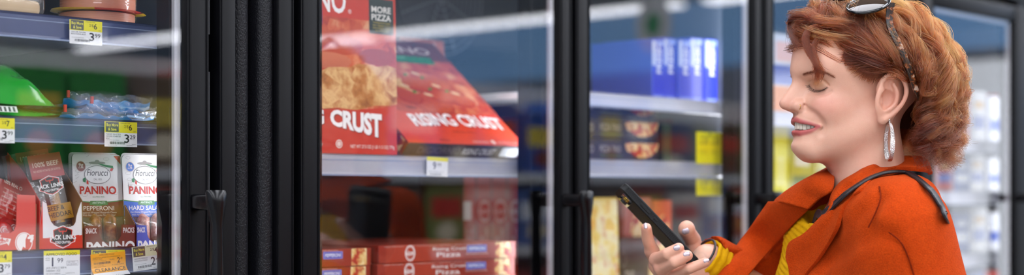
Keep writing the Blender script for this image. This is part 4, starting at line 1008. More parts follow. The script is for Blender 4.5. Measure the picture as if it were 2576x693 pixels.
# ------------------------------------------------------------------ gondola across the aisle (seen only as reflections)
gx0, gx1, gy = -.4, 7.0, -1.15
g = thing('gondola_shelving', 'pale metal gondola shelving across the aisle, mirrored in the freezer doors', 'shelving', ((gx0+gx1)/2, gy, 0))
o_ = ((gx0+gx1)/2, gy, 0)
MB().box(gx0, gx1, gy-.03, gy, .0, 1.86).build('back_panel', M_white, g, off=o_, smooth=0)
MB().box(gx0, gx1, gy, gy+.42, .0, .16).build('plinth', M_white, g, off=o_, smooth=0)
LV = (.16, .50, .84, 1.16, 1.46)
for z in LV[1:]: MB().box(gx0, gx1, gy, gy+.38, z-.03, z, bev=.003).build('shelf', M_white, g, off=o_)
for z in LV[1:]: MB().box(gx0, gx1, gy+.382, gy+.388, z-.035, z+.004).build('price_rail', mat('pale_rail', '#cfd2d8', rough=.3), g, off=o_, smooth=0)
for k in range(7):
    xx = gx0+.03+k*(gx1-gx0-.06)/6; MB().box(xx-.015, xx+.015, gy-.06, gy-.03, 0, 1.86).build('upright', M_white, g, off=o_, smooth=0)
rg = random.Random(11)
palG = ['#c8a23a', '#8d2a22', '#3a5a9a', '#d8d4cc', '#5a4634', '#b8402c', '#e0c23c', '#2c4a7a', '#7a8a4a', '#a8623a']
CNAME = {'#c8a23a': 'ochre', '#8d2a22': 'dark red', '#3a5a9a': 'blue', '#d8d4cc': 'white', '#5a4634': 'brown', '#b8402c': 'red', '#e0c23c': 'yellow', '#2c4a7a': 'navy', '#7a8a4a': 'olive', '#a8623a': 'tan', '#4a4238': 'dark brown', '#2f8f3a': 'green', '#6d5a44': 'brown', '#b32420': 'bright red', '#2c4fa0': 'royal blue', '#3f6fc0': 'light blue', '#23386c': 'navy'}
CNT = ('bottom', 'second', 'third', 'fourth', 'top')
for li, z in enumerate(LV):
    x = gx0+.08; k = 0
    while x < gx1-.25:
        w_ = rg.uniform(.16, .30); hgt = rg.uniform(.20, .28)
        c = rg.choice(palG)
        if li == 4:
            if x < 2.1: c = '#4a4238'; hgt = .2
            elif x < 2.62: c, hgt = '#2f8f3a', .31
            elif x < 2.84: c, hgt = '#6d5a44', .31
            elif x < 3.5: c, hgt = '#b32420', .34
            elif x < 5.6: c = rg.choice(['#2c4fa0', '#3f6fc0', '#23386c']); hgt = rg.uniform(.25, .36)
        t = thing('grocery_box', '%s grocery box, %s from the near end of the %s gondola shelf' % (CNAME.get(c, 'plain'), NUM[k], CNT[li]), 'box', (x, gy+.36, z), (0, 0, R(rg.uniform(-1, 1))), 'grocery boxes on the %s gondola shelf' % CNT[li])
        b = MB(); b.box(0, w_, -.26, 0, .0005, hgt, c, bev=.003)
        b.build('body', M_print, t)
        p = Print(); p.rect(w_*.1, hgt*.45, w_*.9, hgt*.75, rg.choice(['#e8e4da', '#d8c24a', '#c8342a', '#dfe4ee'])); p.ell(w_*.5, hgt*.25, w_*.25, hgt*.13, rg.choice(['#d9a050', '#e8dcc0', '#7a3020']))
        p.build('front_print', lambda x_, y_, d: (x_, d, y_), t)
        x += w_+rg.uniform(.014, .03); k += 1
# ------------------------------------------------------------------ smooth solid modelling for the figure
class SDF:
    """distance field on a grid; small pieces touch only their own block"""
    def __init__(s, lo, hi, h):
        s.lo = np.array(lo, float); s.h = h; s.n = np.ceil((np.array(hi)-s.lo)/h).astype(int)+1
        s.F = np.full(s.n, .05, np.float32)
    def block(s, lo, hi):
        i0 = np.clip(np.floor((np.array(lo)-s.lo)/s.h).astype(int), 0, s.n); i1 = np.clip(np.ceil((np.array(hi)-s.lo)/s.h).astype(int)+1, 0, s.n)
        ax = [np.float32(s.lo[k])+np.arange(i0[k], i1[k], dtype=np.float32)*np.float32(s.h) for k in range(3)]
        return tuple(slice(i0[k], i1[k]) for k in range(3)), np.meshgrid(*ax, indexing='ij', sparse=True)
    def put(s, fn, lo, hi, k, op='u', pad=.004):
        m = k+pad
        sl, (X, Y, Z) = s.block(np.array(lo)-m, np.array(hi)+m)
        if min(q.stop-q.start for q in sl) <= 0: return s
        d = fn(X, Y, Z); f = s.F[sl]
        if op == 'u': hh = np.maximum(k-np.abs(f-d), 0)/k; s.F[sl] = np.minimum(f, d)-hh*hh*k*.25
        else: hh = np.maximum(k-np.abs(f+d), 0)/k; s.F[sl] = np.maximum(f, -d)+hh*hh*k*.25
        return s
    def ell(s, c, r, k=.01, op='u', rot=None):
        c = np.array(c, np.float32); r = np.array(r, np.float32)
        Rm = np.array(rot.to_3x3().transposed(), np.float32) if rot is not None else None
        def fn(X, Y, Z):
            x, y, z = X-c[0], Y-c[1], Z-c[2]
            if Rm is not None: x, y, z = [Rm[i, 0]*x+Rm[i, 1]*y+Rm[i, 2]*z for i in range(3)]
            a = np.sqrt((x/r[0])**2+(y/r[1])**2+(z/r[2])**2)
            b = np.sqrt((x/r[0]**2)**2+(y/r[1]**2)**2+(z/r[2]**2)**2)
            return a*(a-1)/np.maximum(b, 1e-6)
        R_ = r if rot is None else np.full(3, r.max()); return s.put(fn, c-R_, c+R_, k, op)
    def cap(s, a, b, ra, rb, k=.01, op='u'):
        a = np.array(a, np.float32); b = np.array(b, np.float32); d = b-a; L2 = max(float(d @ d), 1e-9)
        def fn(X, Y, Z):
            t = np.clip(((X-a[0])*d[0]+(Y-a[1])*d[1]+(Z-a[2])*d[2])/L2, 0, 1)
            return np.sqrt((X-a[0]-t*d[0])**2+(Y-a[1]-t*d[1])**2+(Z-a[2]-t*d[2])**2)-(ra+(rb-ra)*t)
        m = max(ra, rb); return s.put(fn, np.minimum(a, b)-m, np.maximum(a, b)+m, k, op)
    def chain(s, pts, rs, k=.004, op='u'):
        pts = np.asarray(pts, np.float32)
        def fn(X, Y, Z):
            out = None
            for i in range(len(pts)-1):
                a = pts[i]; d = pts[i+1]-a; L2 = max(float(d @ d), 1e-9)
                t = np.clip(((X-a[0])*d[0]+(Y-a[1])*d[1]+(Z-a[2])*d[2])/L2, 0, 1)
                q = np.sqrt((X-a[0]-t*d[0])**2+(Y-a[1]-t*d[1])**2+(Z-a[2]-t*d[2])**2)-(rs[i]+(rs[i+1]-rs[i])*t)
                out = q if out is None else np.minimum(out, q)
            return out
        m = max(rs); return s.put(fn, pts.min(0)-m, pts.max(0)+m, k, op)
    def mesh(s):
        F = s.F; n = F.shape; I = F < 0
        c = np.zeros([q-1 for q in n], np.uint8)
        for dx in (0, 1):
            for dy in (0, 1):
                for dz in (0, 1): c += I[dx:n[0]-1+dx, dy:n[1]-1+dy, dz:n[2]-1+dz]
        cell = np.argwhere((c > 0) & (c < 8)); idx = np.full(c.shape, -1, np.int32); idx[tuple(cell.T)] = np.arange(len(cell))
        P = np.zeros((len(cell), 3)); W = np.zeros(len(cell))
        co = [(a, b, d) for a in (0, 1) for b in (0, 1) for d in (0, 1)]
        for p in co:
            for ax in range(3):
                if p[ax]: continue
                q = list(p); q[ax] = 1
                f0 = F[tuple((cell+p).T)]; f1 = F[tuple((cell+q).T)]; m = (f0 < 0) != (f1 < 0)
                t = np.where(m, f0/np.where(m, f0-f1, 1), 0)
                pos = np.tile(np.array(p, float), (len(cell), 1)); pos[:, ax] += t
                P += pos*m[:, None]; W += m
        V = (cell+P/np.maximum(W, 1)[:, None])*s.h+s.lo
        Q = []
        for ax in range(3):
            sl0 = [slice(None)]*3; sl1 = [slice(None)]*3; sl0[ax] = slice(0, -1); sl1[ax] = slice(1, None)
            A = I[tuple(sl0)]; B = I[tuple(sl1)]; e = np.argwhere(A != B); b, d = [(1, 2), (2, 0), (0, 1)][ax]
            e = e[(e[:, b] > 0) & (e[:, d] > 0) & (e[:, b] < n[b]-1) & (e[:, d] < n[d]-1)]
            def g(ob, od): x = e.copy(); x[:, b] -= ob; x[:, d] -= od; return idx[tuple(x.T)]
            q = np.stack([g(0, 0), g(1, 0), g(1, 1), g(0, 1)], 1); fl = B[tuple(e.T)]; q[fl] = q[fl][:, ::-1]
            Q.append(q[:, ::-1])
        Q = np.concatenate(Q); Q = Q[(Q >= 0).all(1)]
        return V, Q
def relax(V, Q, n=2, lam=.5, keep=None):
    E = np.concatenate([Q[:, [0, 1]], Q[:, [1, 2]], Q[:, [2, 3]], Q[:, [3, 0]]])
    for _ in range(n):
        S = np.zeros_like(V); c = np.zeros(len(V))
        np.add.at(S, E[:, 0], V[E[:, 1]]); np.add.at(c, E[:, 0], 1); np.add.at(S, E[:, 1], V[E[:, 0]]); np.add.at(c, E[:, 1], 1)
        V = V+lam*(S/np.maximum(c, 1)[:, None]-V)
    return V
def raw_mesh(name, V, Q, cols, mats, parent, mi=None, smooth=True):
    me = bpy.data.meshes.new(name)
    me.vertices.add(len(V)); me.vertices.foreach_set('co', np.asarray(V, np.float32).ravel())
    me.loops.add(Q.size); me.polygons.add(len(Q)); k = Q.shape[1]
    me.loops.foreach_set('vertex_index', Q.astype(np.int32).ravel()); me.polygons.foreach_set('loop_start', np.arange(0, Q.size, k, dtype=np.int32))
    me.update(calc_edges=True)
    if cols is not None:
        ca = me.color_attributes.new('Col', 'FLOAT_COLOR', 'POINT'); a = np.ones((len(V), 4), np.float32); a[:, :3] = cols; ca.data.foreach_set('color', a.ravel())
    for m in (mats if isinstance(mats, list) else [mats]): me.materials.append(m)
    if mi is not None: me.polygons.foreach_set('material_index', np.asarray(mi, np.int32))
    if smooth: me.polygons.foreach_set('use_smooth', [True]*len(Q))
    me.validate(); me.update(); return link(name, me, parent)

# the figure's frame: x = to the right across the aisle view, y = away, z up, origin on the floor under her
FA, FB = .520, 2.17
def FIG(u, v, b): return ((u-1288)/FPX*b-FA, b-FB, CAMH-(v-HOR)/FPX*b)      # a sight point at distance b
root_xy = (FA*ST+FB*CT, -FA*CT+FB*ST)
person = thing('person', 'red-haired woman in an orange wool coat looking down at a phone', 'person', (root_xy[0], root_xy[1], 0), (0, 0, -math.atan2(CT, ST)))
# head frame: x to the face, y to her left ear, z up
HU = FIG(2173, 265, 2.17)
hf = Vector((-.988, -.152, 0)).normalized(); hl = Vector((-hf.y, hf.x, 0))
if hl.y > 0: hl = -hl
MH = Matrix(((hf.x, hl.x, 0, HU[0]), (hf.y, hl.y, 0, HU[1]), (hf.z, hl.z, 1, HU[2]), (0, 0, 0, 1)))
MHn = np.array(MH)
def H2F(P): P = np.asarray(P, float); return P @ MHn[:3, :3].T + MHn[:3, 3]
SKIN = np.array(lin('#deae97')); LIP = np.array(lin('#b3585a')); BLUSH = np.array(lin('#d68a7c'))
MHi = np.linalg.inv(MHn)
def march(F, p, d, t1, n=900):
    t = np.linspace(0, t1, n)[:, None]; P = np.array(p)+t*np.array(d)
    ix = np.clip(np.round((P-F.lo)/F.h).astype(int), 0, np.array(F.n)-1); v = F.F[tuple(ix.T)]; q = np.argmax(v < 0) if (v < 0).any() else np.argmin(v)
    return P[q]
def hit(F, u, v):
    """where the sight line through that point of the view meets the head"""
    A = MHi @ np.array([*FIG(u, v, 1.95), 1]); B = MHi @ np.array([*FIG(u, v, 2.25), 1]); return march(F, A[:3], (B-A)[:3], 1.0)
def front(F, y, z): return march(F, (.137, y, z), (-1, 0, 0), .2)
def spline(pts, n):
    P = np.array(pts, float); P = np.vstack([2*P[0]-P[1], P, 2*P[-1]-P[-2]]); out = []
    for i in range(1, len(P)-2):
        for t in np.linspace(0, 1, n, endpoint=False):
            a, b, c, d = P[i-1:i+3]; out.append(.5*((2*b)+(c-a)*t+(2*a-5*b+4*c-d)*t*t+(3*b-a-3*c+d)*t**3))
    return np.array(out+[P[-2]])
def head_base():
    s = SDF((-.112, -.10, -.185), (.138, .10, .146), .0014)
    s.ell((.004, 0, .055), (.096, .074, .083), .01)
    s.ell((.046, 0, .062), (.0565, .060, .052), .02)
    s.ell((.038, 0, -.004), (.0605, .057, .078), .015)
    s.ell((.046, 0, -.038), (.050, .045, .037), .015)
    s.ell((.0885, 0, -.0585), (.0205, .021, .0160), .016)
    s.cap((.006, 0, -.02), (-.020, 0, -.19), .053, .056, .025)
    for q in (1, -1):
        s.cap((-.006, .055*q, -.022), (.078, .016*q, -.068), .012, .011, .025)      # jaw line
        s.ell((.064, .034*q, -.006), (.026, .021, .021), .016)                      # smiling cheek
        s.cap((.094, .006*q, .0480), (.074, .043*q, .049), .0090, .009, .016)       # brow
        s.ell((.0990, .0300*q, .0250), (.0175, .0190, .0115), .014, 'd')            # socket
    s.ell((.084, 0, -.028), (.0225, .025, .024), .014)                              # mouth mound
    s.cap((.0965, 0, .036), (.1185, 0, .0015), .0064, .0088, .009)                   # nose
    s.cap((.0905, 0, .030), (.1020, 0, .003), .0085, .0125, .008)
    s.ell((.103, 0, -.004), (.012, .0120, .0070), .008)
    return s
def head_field():
    s = head_base()
    base = SDF((-.112, -.10, -.185), (.138, .10, .146), .0014); base.F = s.F.copy(); FE = {}
    H = lambda u, v: hit(base, u, v)
    FE['probe'] = {k: H(*k).round(4).tolist() for k in ((2060, 222), (2060, 319), (2022, 276), (2036, 213), (2080, 222))}
    mir = lambda L, q: [np.array((a, abs(b)*q, c)) for a, b, c in L]
    # eye line, lid crease, mouth: read on the near side, mirrored to the far side
    FE['lash'] = spline([H(2036, 214), H(2045, 224), H(2058, 229), H(2071, 227), H(2081, 221)], 4)
    FE['crease'] = spline([H(2036, 208), H(2044, 201), H(2058, 198), H(2072, 204), H(2084, 215)], 4)
    FE['brow'] = spline([H(2023, 189), H(2040, 184), H(2058, 181), H(2078, 184), H(2098, 193)], 4)
    F0 = lambda y, z: front(base, y, z)
    zs = lambda v: (265-v)/1760
    UL = [F0(0, zs(305)), F0(.0065, zs(304)), H(2012, 306), H(2036, 312), H(2052, 316), H(2061, 318)]
    LL = [F0(0, zs(337)), F0(.0065, zs(337)), H(2010, 335), H(2034, 330), H(2050, 324), H(2061, 319)]
    OP = [F0(0, zs(322)), F0(.0065, zs(322)), H(2012, 321), H(2036, 320), H(2050, 320), H(2058, 318.5)]
    FE['UL'], FE['LL'], FE['OP'] = [spline(L, 4) for L in (UL, LL, OP)]
    n = len(FE['UL']); tt = np.linspace(0, 1, n); tap = lambda a, b, p=2: b+(a-b)*(1-tt**p)
    for q in (1, -1):
        s.ell((.1005, .0122*q, -.0025), (.0115, .0070, .0086), .0040)               # nostril wing
        s.ell((.1075, .0060*q, -.0118), (.0055, .0030, .0045), .003, 'd')
        w_ = [H(2014, 260), H(2023, 264), H(2027, 270), H(2027, 277)]
        s.chain(mir(spline(w_, 6), q), [.0010]*19, .0042, 'd')
        s.chain(mir(spline([H(2028, 276), H(2048, 288), H(2064, 306), H(2069, 322), H(2066, 336)], 3), q), list(np.interp(np.linspace(0, 1, 13), [0, .2, .7, 1], [.0003, .0018, .0021, .0006])), .010, 'd')
        e = FE['lash'].mean(0)
        s.ell((e[0]-.0105, abs(e[1])*q, e[2]+.0065), (.0145, .0160, .0125), .004)   # eyeball under the lowered lid
        m = len(FE['crease']); s.chain(mir(FE['crease'], q), [.0014]*m, .003, 'd')
        s.chain(mir(FE['lash']-np.array((0, 0, .0006)), q), [.0011]*len(FE['lash']), .002, 'd')
        b_ = spline([H(2038, 232), H(2056, 240), H(2076, 238), H(2090, 230)], 4); s.chain(mir(b_, q), [.0009]*len(b_), .004, 'd')
        op = FE['OP'].copy(); op[:, 0] -= .0005
        s.chain(mir(op, q), list(tap(.0064, .0010, 3.2)), .003, 'd')
        op2 = FE['OP'].copy(); op2[:, 0] -= .008; op2[:, 1] *= .88
        s.chain(mir(op2[:-5], q), list(tap(.0080, .0012, 3.0))[:-5], .002, 'd')
        ul = FE['UL'].copy(); ul[:, 0] -= .0016; ll = FE['LL'].copy(); ll[:, 0] -= .0020
        s.chain(mir(ul, q), list(tap(.0029, .0013)), .0032)
        s.chain(mir(ll, q), list(tap(.0039, .0014)), .0032)
        c = FE['OP'][-1]; s.ell((c[0]+.0015, (c[1]+.0022)*q, c[2]), (.002, .0020, .0030), .004, 'd')
    a = F0(0, zs(295)); s.ell(a+np.array((.001, 0, 0)), (.0028, .0020, .0050), .004, 'd')
    a = F0(0, zs(348)); s.cap(a+np.array((.002, .012, -.001)), a+np.array((.002, -.012, -.001)), .003, .003, .010, 'd')
    # ears
    for q in (1, -1):
        E = lambda x, y, z: np.array((.001+(x+.006)*1.05, (y+.0005)*q, -.029+(z+.031)*1.05))
        s.ell(E(-.014, .0745, .003), (.0245, .0070, .0355), .006, rot=Euler((R(8)*-q, R(-14), R(22)*q)).to_matrix())
        s.ell(E(-.0085, .0815, -.001), (.0118, .0098, .0150), .0030, 'd', rot=Euler((0, R(-10), 0)).to_matrix())
        s.ell(E(-.014, .0850, .0185), (.0125, .0062, .0100), .0035, 'd')
        hx = spline([E(.000, .0750, .004), E(.0025, .0770, .015), E(-.002, .0810, .0265), E(-.013, .0850, .0330), E(-.025, .0865, .0300), E(-.0325, .0860, .018), E(-.0330, .0840, .004), E(-.0265, .0805, -.010), E(-.0165, .0770, -.020), E(-.006, .0745, -.027)], 5)
        s.chain(hx, list(np.interp(np.linspace(0, 1, len(hx)), [0, .3, .6, .8, 1], [.0026, .0036, .0034, .0032, .0050])), .0035)
        ax_ = spline([E(-.0165, .0825, .020), E(-.0215, .0835, .008), E(-.0195, .0815, -.006), E(-.011, .0785, -.014)], 4)
        s.chain(ax_, [.0028]*len(ax_), .005)
        s.ell(E(.0005, .0765, -.003), (.0045, .0038, .006), .004)
        s.ell(E(-.004, .0745, -.026), (.0078, .0045, .0085), .004)
    return s, FE
s, FE = head_field(); V, Q = s.mesh(); V = relax(V, Q, 1, .4)
def g3(V, c, r): return np.exp(-(((V-np.array(c))/np.array(r))**2).sum(1))
Ya = np.abs(V[:, 1]); VA = V.copy(); VA[:, 1] = Ya
C = np.tile(SKIN, (len(V), 1))
def lay(C, w, col): w = np.clip(w, 0, 1)[:, None]; return C*(1-w)+np.array(col)*w
C = lay(C, .55*g3(VA, (.078, .048, -.004), (.03, .022, .018)), BLUSH)
C = lay(C, .35*g3(VA, (.118, 0, .0), (.016, .02, .012)), BLUSH)
C = lay(C, .30*g3(VA, (-.014, .085, .0), (.03, .02, .035)), lin('#c06a5c'))
def near_chain(P, pts, w=1.0):
    d = np.full(len(P), 9.)
    for a, b in zip(pts[:-1], pts[1:]):
        a = np.array(a); b = np.array(b); ab = b-a; t = np.clip(((P-a) @ ab)/(ab @ ab), 0, 1); d = np.minimum(d, np.linalg.norm(P-a-t[:, None]*ab, axis=1))
    return d
n = len(FE['UL'])
def near_w(P, L, r0, r1, p=2):
    """signed closeness to a line whose half width tapers along it"""
    best = np.full(len(P), 9.); m = len(L)
    for i, c in enumerate(L):
        t = i/(m-1); r = r1+(r0-r1)*(1-t**p); best = np.minimum(best, np.linalg.norm(P-c, axis=1)-r)
    return best
def dens(L, k=6): return np.concatenate([L[i]+(L[i+1]-L[i])*np.linspace(0, 1, k, endpoint=False)[:, None] for i in range(len(L)-1)]+[L[-1:]])
inner = near_w(VA, dens(FE['OP'])-np.array((.0015, 0, 0)), .0052, .0006, 2.2)
C = lay(C, .95/(1+np.exp(near_w(VA, dens(FE['UL']), .0042, .0016)/.0005)), LIP)
C = lay(C, .95/(1+np.exp(near_w(VA, dens(FE['LL']), .0054, .0018)/.0006)), LIP*np.array((1.08, 1.0, 1.0)))
op3 = dens(FE['OP'])[:-26]-np.array((.0115, 0, 0)); C = lay(C, 1/(1+np.exp((near_w(VA, op3, .0092, .0045))/.0006)), lin('#3a1614'))
el = FE['lash'].mean(0)
C = lay(C, .80*g3(VA, (el[0], el[1], el[2]+.0075), (.014, .017, .0070)), lin('#bd8448'))
C = lay(C, .75*np.clip(1-near_w(VA, dens(FE['lash']), .0002, .0002)/.0016, 0, 1), lin('#4a2a22'))
C = lay(C, .70*np.clip(1-near_w(VA, dens(FE['brow']), .0010, .0002)/.0028, 0, 1), lin('#8a4a2c'))

for c_ in ((.10, .012, -.055), (.055, .06, -.02)): pass
headV, headQ, headC = H2F(V), Q, C
def skin_mat():
    nt = NT('skin'); a = nt.add('VertexColor', layer_name='Col'); f = nt.noise(140, 4, .6)
    c = nt.mix(.10, a.outputs[0], nt.ramp(f, [(.3, '#b5654c'), (.7, '#f0d2bd')]), 'SOFT_LIGHT')
    fk = nt.noise(420, 2, .5); c = nt.mix(nt.math('MULTIPLY', nt.math('GREATER_THAN', fk, .69), .12), c, lin('#a8664a'))
    big = nt.noise(38, 4, .6); c = nt.mix(nt.math('MULTIPLY', nt.math('SUBTRACT', big, .45, True), .55), c, lin('#c98672'))
    p = pbsdf(nt, Base__Color=c, Roughness=.42, Subsurface__Weight=.18, Subsurface__Scale=.006, Specular__IOR__Level=.45)
    nt.set(p, 'Subsurface Radius', (1, .35, .2))
    nt.set(p, 'Normal', nt.bump(nt.noise(1100, 3), .22, .0006)); return nt.surf(p.outputs[0])
M_skin = skin_mat()
# ------------------------------------------------------------------ face details and what she wears on her head
def H2Fv(p): return tuple(H2F(np.array(p)))
enamel = mat('tooth_enamel', '#e6dccb', rough=.25, vary=.05, coat=.3)
arch = np.array([(p[0]-.0068, p[1]*.90, p[2]) for p in dens(FE['OP'], 8)]); seg = np.r_[0, np.cumsum(np.linalg.norm(np.diff(arch[:, :2], axis=0), axis=1))]
for q in (1, -1):
    pos = .0004; 
    for wd, ht in ((.0076, .0118), (.0064, .0108), (.0068, .0108), (.0062, .0092), (.0060, .0080)):
        c = pos+wd/2; pos += wd
        if pos > seg[-1]: break
        P = np.array([np.interp(c, seg, arch[:, k]) for k in range(3)]); P2 = np.array([np.interp(min(c+.002, seg[-1]), seg, arch[:, k]) for k in range(3)])
        d = P2-P; ang = math.atan2(d[1], d[0]); 
        Mx = Matrix.Translation((P[0], P[1]*q, P[2]+.0018-.0006*(c/.03))) @ Matrix.Rotation((ang)*q, 4, 'Z')
        M4 = MH @ Mx
        tb = MB(); tb.box(-wd*.48, wd*.48, -.0022, .0022, -ht*.5, ht*.5, bev=.0014, seg=2, M=M4)
        Mx = Matrix.Translation((P[0]-.0022, P[1]*q*.96, P[2]-.0088)) @ Matrix.Rotation(ang*q, 4, 'Z')
        tb.build('tooth', enamel, person, smooth=60); tb = MB()
        tb.box(-wd*.42, wd*.42, -.002, .002, -.004, .0032, bev=.0012, M=MH @ Mx); tb.build('tooth', enamel, person, smooth=60)
rgn = np.random.default_rng(5)
def strokes(mbs, L, n, ln, rad, dirf, jit=.15):
    L = dens(L, 10)
    for i in range(n):
        t = (i+rgn.random())/n; a = L[min(len(L)-1, int(t*len(L)))]
        for q in (1, -1):
            d0, d1 = dirf(t); l_ = ln(t)*(1+.3*(rgn.random()-.5)); jt = rgn.normal(0, jit, 3)
            v0 = np.array(d0)+jt; v0 /= np.linalg.norm(v0); v1 = np.array(d1)+jt; v1 /= np.linalg.norm(v1)
            p0 = a.copy(); p1 = p0+v0*l_*.5; p2 = p1+v1*l_*.5
            P = [H2Fv((p[0], p[1]*q, p[2])) for p in (p0, p1, p2)]
            mbs[0 if q > 0 else 1].tube(P, [rad, rad*.8, rad*.15], 4)
lb = (MB(), MB()); strokes(lb, FE['lash']+np.array((.0006, 0, .0002)), 44, lambda t: .0062+.003*t, .00024, lambda t: ((.8, .25+.6*t-.3*(1-t), -.50), (.85, .3+.6*t-.3*(1-t), -.05)))
for b in lb: b.build('eyelashes', mat('dark_lashes', '#1f1210', rough=.5), person)
bb = (MB(), MB()); strokes(bb, FE['brow']+np.array((.0008, 0, 0)), 90, lambda t: .0075, .00026, lambda t: ((.25-.35*t, .75, .45-.8*t), (-.1-.3*t, .9, .1-.5*t)))
for b in bb: tag(b.build('eyebrow', mat('auburn_brow_hair', '#7a3c1e', rough=.5), person), kind='stuff')
# hammered silver hoop
LOBE = np.array((-.006, .0775, -.030))
hoop = thing('hoop_earring', 'hammered silver hoop hanging from her visible ear', 'earring', tuple(person.matrix_basis @ Vector(H2Fv(LOBE))), (0, 0, person.rotation_euler.z))
def hammered():
    nt = NT('hammered_silver'); v = nt.add('TexVoronoi', i_Scale=900.0); nt.set(v, 'Vector', nt.add('TexCoord').outputs['Object'])
    p = pbsdf(nt, Base__Color=(.85, .84, .82), Metallic=1.0, Roughness=.22); nt.set(p, 'Normal', nt.bump(v.outputs['Distance'], .8, .0015)); return nt.surf(p.outputs[0])
M_silver = hammered()
def hoop_mesh():
    b = MB(); R0 = .0245; n = 64; aa = R(11); ax = np.array((math.cos(aa)*.23+math.sin(aa)*-.97, math.cos(aa)*.97+math.sin(aa)*.23, 0)); nn = np.array((-ax[1], ax[0], 0))
    P = []
    for j in range(n):
        t = 2*math.pi*j/n; c = np.array((0, 0, -R0*1.06)); row = []
        wv = .0032*(1+.12*math.sin(3*t))
        for dr, dn in ((.0012, -1), (.0016, 0), (.0012, 1), (-.0010, 1), (-.0013, 0), (-.0010, -1)):
            rr = R0+dr; row.append(tuple(c+ax*rr*math.sin(t)*.92+np.array((0, 0, 1))*rr*math.cos(t)*1.06+nn*dn*wv*(.55+.45*math.sin(t/2))))
        P.append(row)
    return b.grid(P, cu=True, cv=True)
hoop_mesh().build('hoop', M_silver, hoop, smooth=50)
b = MB(); b.tube([(0, -.001, .006), (0, -.002, .002), (0, 0, -.002)], .0010, 8); b.build('ear_wire', M_silver, hoop)
nr = thing('nose_ring', 'tiny gold ring in the near nostril', 'jewellery', tuple(person.matrix_basis @ Vector(H2Fv((.1035, .0185, -.0045)))), (0, 0, person.rotation_euler.z))
b = MB(); b.tube([(.0008*math.sin(a), -.0032*math.sin(a)*.5, .0032*math.cos(a)) for a in [2*math.pi*k/20 for k in range(20)]], .00042, 6, closed=True); b.build('ring', mat('gold', '#d2a04a', rough=.25, metal=1.), nr, smooth=60)
# sunglasses pushed up into the hair
sg = thing('sunglasses', 'dark round sunglasses with tortoiseshell arms pushed up into the red hair', 'sunglasses', tuple(person.matrix_basis @ Vector(H2Fv((.03, 0, .15)))), (0, 0, person.rotation_euler.z))
def SGp(p): return tuple(np.array(H2F(np.array(p)))-H2F(np.array((.03, 0, .15))))
def tortoise():
    nt = NT('tortoiseshell'); f = nt.noise(95, 3, .6); c = nt.ramp(f, [(.40, '#120c0b'), (.5, '#2c1710'), (.56, '#8a4a1e'), (.63, '#b9a89a')])
    p = pbsdf(nt, Base__Color=c, Roughness=.3); return nt.surf(p.outputs[0])
M_tort = tortoise(); M_blackp = mat('black_acetate', '#08080c', rough=.12, coat=.5)
def lens_mat():
    nt = NT('dark_gradient_lens'); fr = nt.add('LayerWeight', i_Blend=.25); c = nt.mix(fr.outputs['Facing'], (.020, .012, .008), (.06, .035, .02))
    p = pbsdf(nt, Base__Color=c, Roughness=.04, Specular__IOR__Level=.35); return nt.surf(p.outputs[0])
M_lensd = lens_mat()
a1 = np.array((-.93, .0, .33)); a1 /= np.linalg.norm(a1); a2 = np.array((.05, -.90, .42)); a2 -= a1*(a2 @ a1); a2 /= np.linalg.norm(a2); an = np.cross(a1, a2); an = an if an[2] > 0 else -an
LC = np.array((.022, .071, .1375))
SG_L = []
for k, c in enumerate((LC, LC+a2*.068)):
    rx, ry = .0295, .0275
    rim = MB(); path = [SGp(c+a1*rx*math.cos(t)+a2*ry*math.sin(t)) for t in [2*math.pi*j/48 for j in range(48)]]
    rim.tube(path, .0026, 8, closed=True)
    ro = rim.build('lens_rim', M_blackp, sg, smooth=60)
    ln = MB(); rows = []
    for m in range(7):
        q = m/6; rows.append([SGp(c+a1*rx*q*math.cos(t)+a2*ry*q*math.sin(t)+an*.003*(1-q*q)) for t in [2*math.pi*j/40 for j in range(40)]])
    ln.grid(rows, cv=True); rows2 = [[tuple(np.array(p)-np.array(an_)*.0015) for p in r] for r, an_ in zip(rows, [MHn[:3, :3] @ an]*7)]; ln.grid(rows2, cv=True)
    ln.build('lens', M_lensd, sg, smooth=60)
    for dd in (-.0022, .0022):
        st = MB(); st.lathe([(0, .0012), (.0009, .001), (.0011, 0)], c=SGp(c+a1*.019+a2*(-.0165+dd)+an*.0036), n=10); st.build('rivet', M_alu, sg, smooth=60)
br = MB(); m0 = LC+a2*.0275; m1 = LC+a2*.0405
br.tube([SGp(m0-a1*.004), SGp((m0+m1)/2-a1*.007+an*.003), SGp(m1-a1*.004)], .0028, 8); br.build('bridge', M_blackp, sg, smooth=60)
ARM = [LC+a1*.024-a2*.020, np.array((-.0013, .090, .109)), np.array((-.0092, .1010, .080)), np.array((-.0230, .1035, .047)), np.array((-.034, .098, .022)), np.array((-.046, .090, .003))]
ap = spline(ARM, 6)
def strip(pts, wid, th, side):
    P = []
    for i, p in enumerate(pts):
        t = pts[min(i+1, len(pts)-1)]-pts[max(i-1, 0)]; t /= np.linalg.norm(t); o_ = np.array(side, float); u = np.cross(t, o_); u /= np.linalg.norm(u); nrm = np.cross(u, t)
        w_ = np.interp(i/(len(pts)-1), [0, .3, 1], wid)
        P.append([SGp(p+u*w_*a+nrm*th*b_) for a, b_ in ((-1, -.7), (-.8, -1), (.8, -1), (1, -.7), (1, .7), (.8, 1), (-.8, 1), (-1, .7))])
    return P
am = MB(); am.grid(strip(ap, (.0055, .0048, .0036), .0016, (0, 1, 0)), cv=True); am.build('temple_arm', M_tort, sg, smooth=50)
ap2 = ap.copy(); ap2[:, 1] *= -1; ap2[:5] += (LC+a2*.068+a1*.022+a2*.022-ap2[0])*np.linspace(1, 0, 5)[:, None]
am = MB(); am.grid(strip(ap2, (.0055, .0048, .0036), .0016, (0, -1, 0)), cv=True); am.build('temple_arm', M_tort, sg, smooth=50)

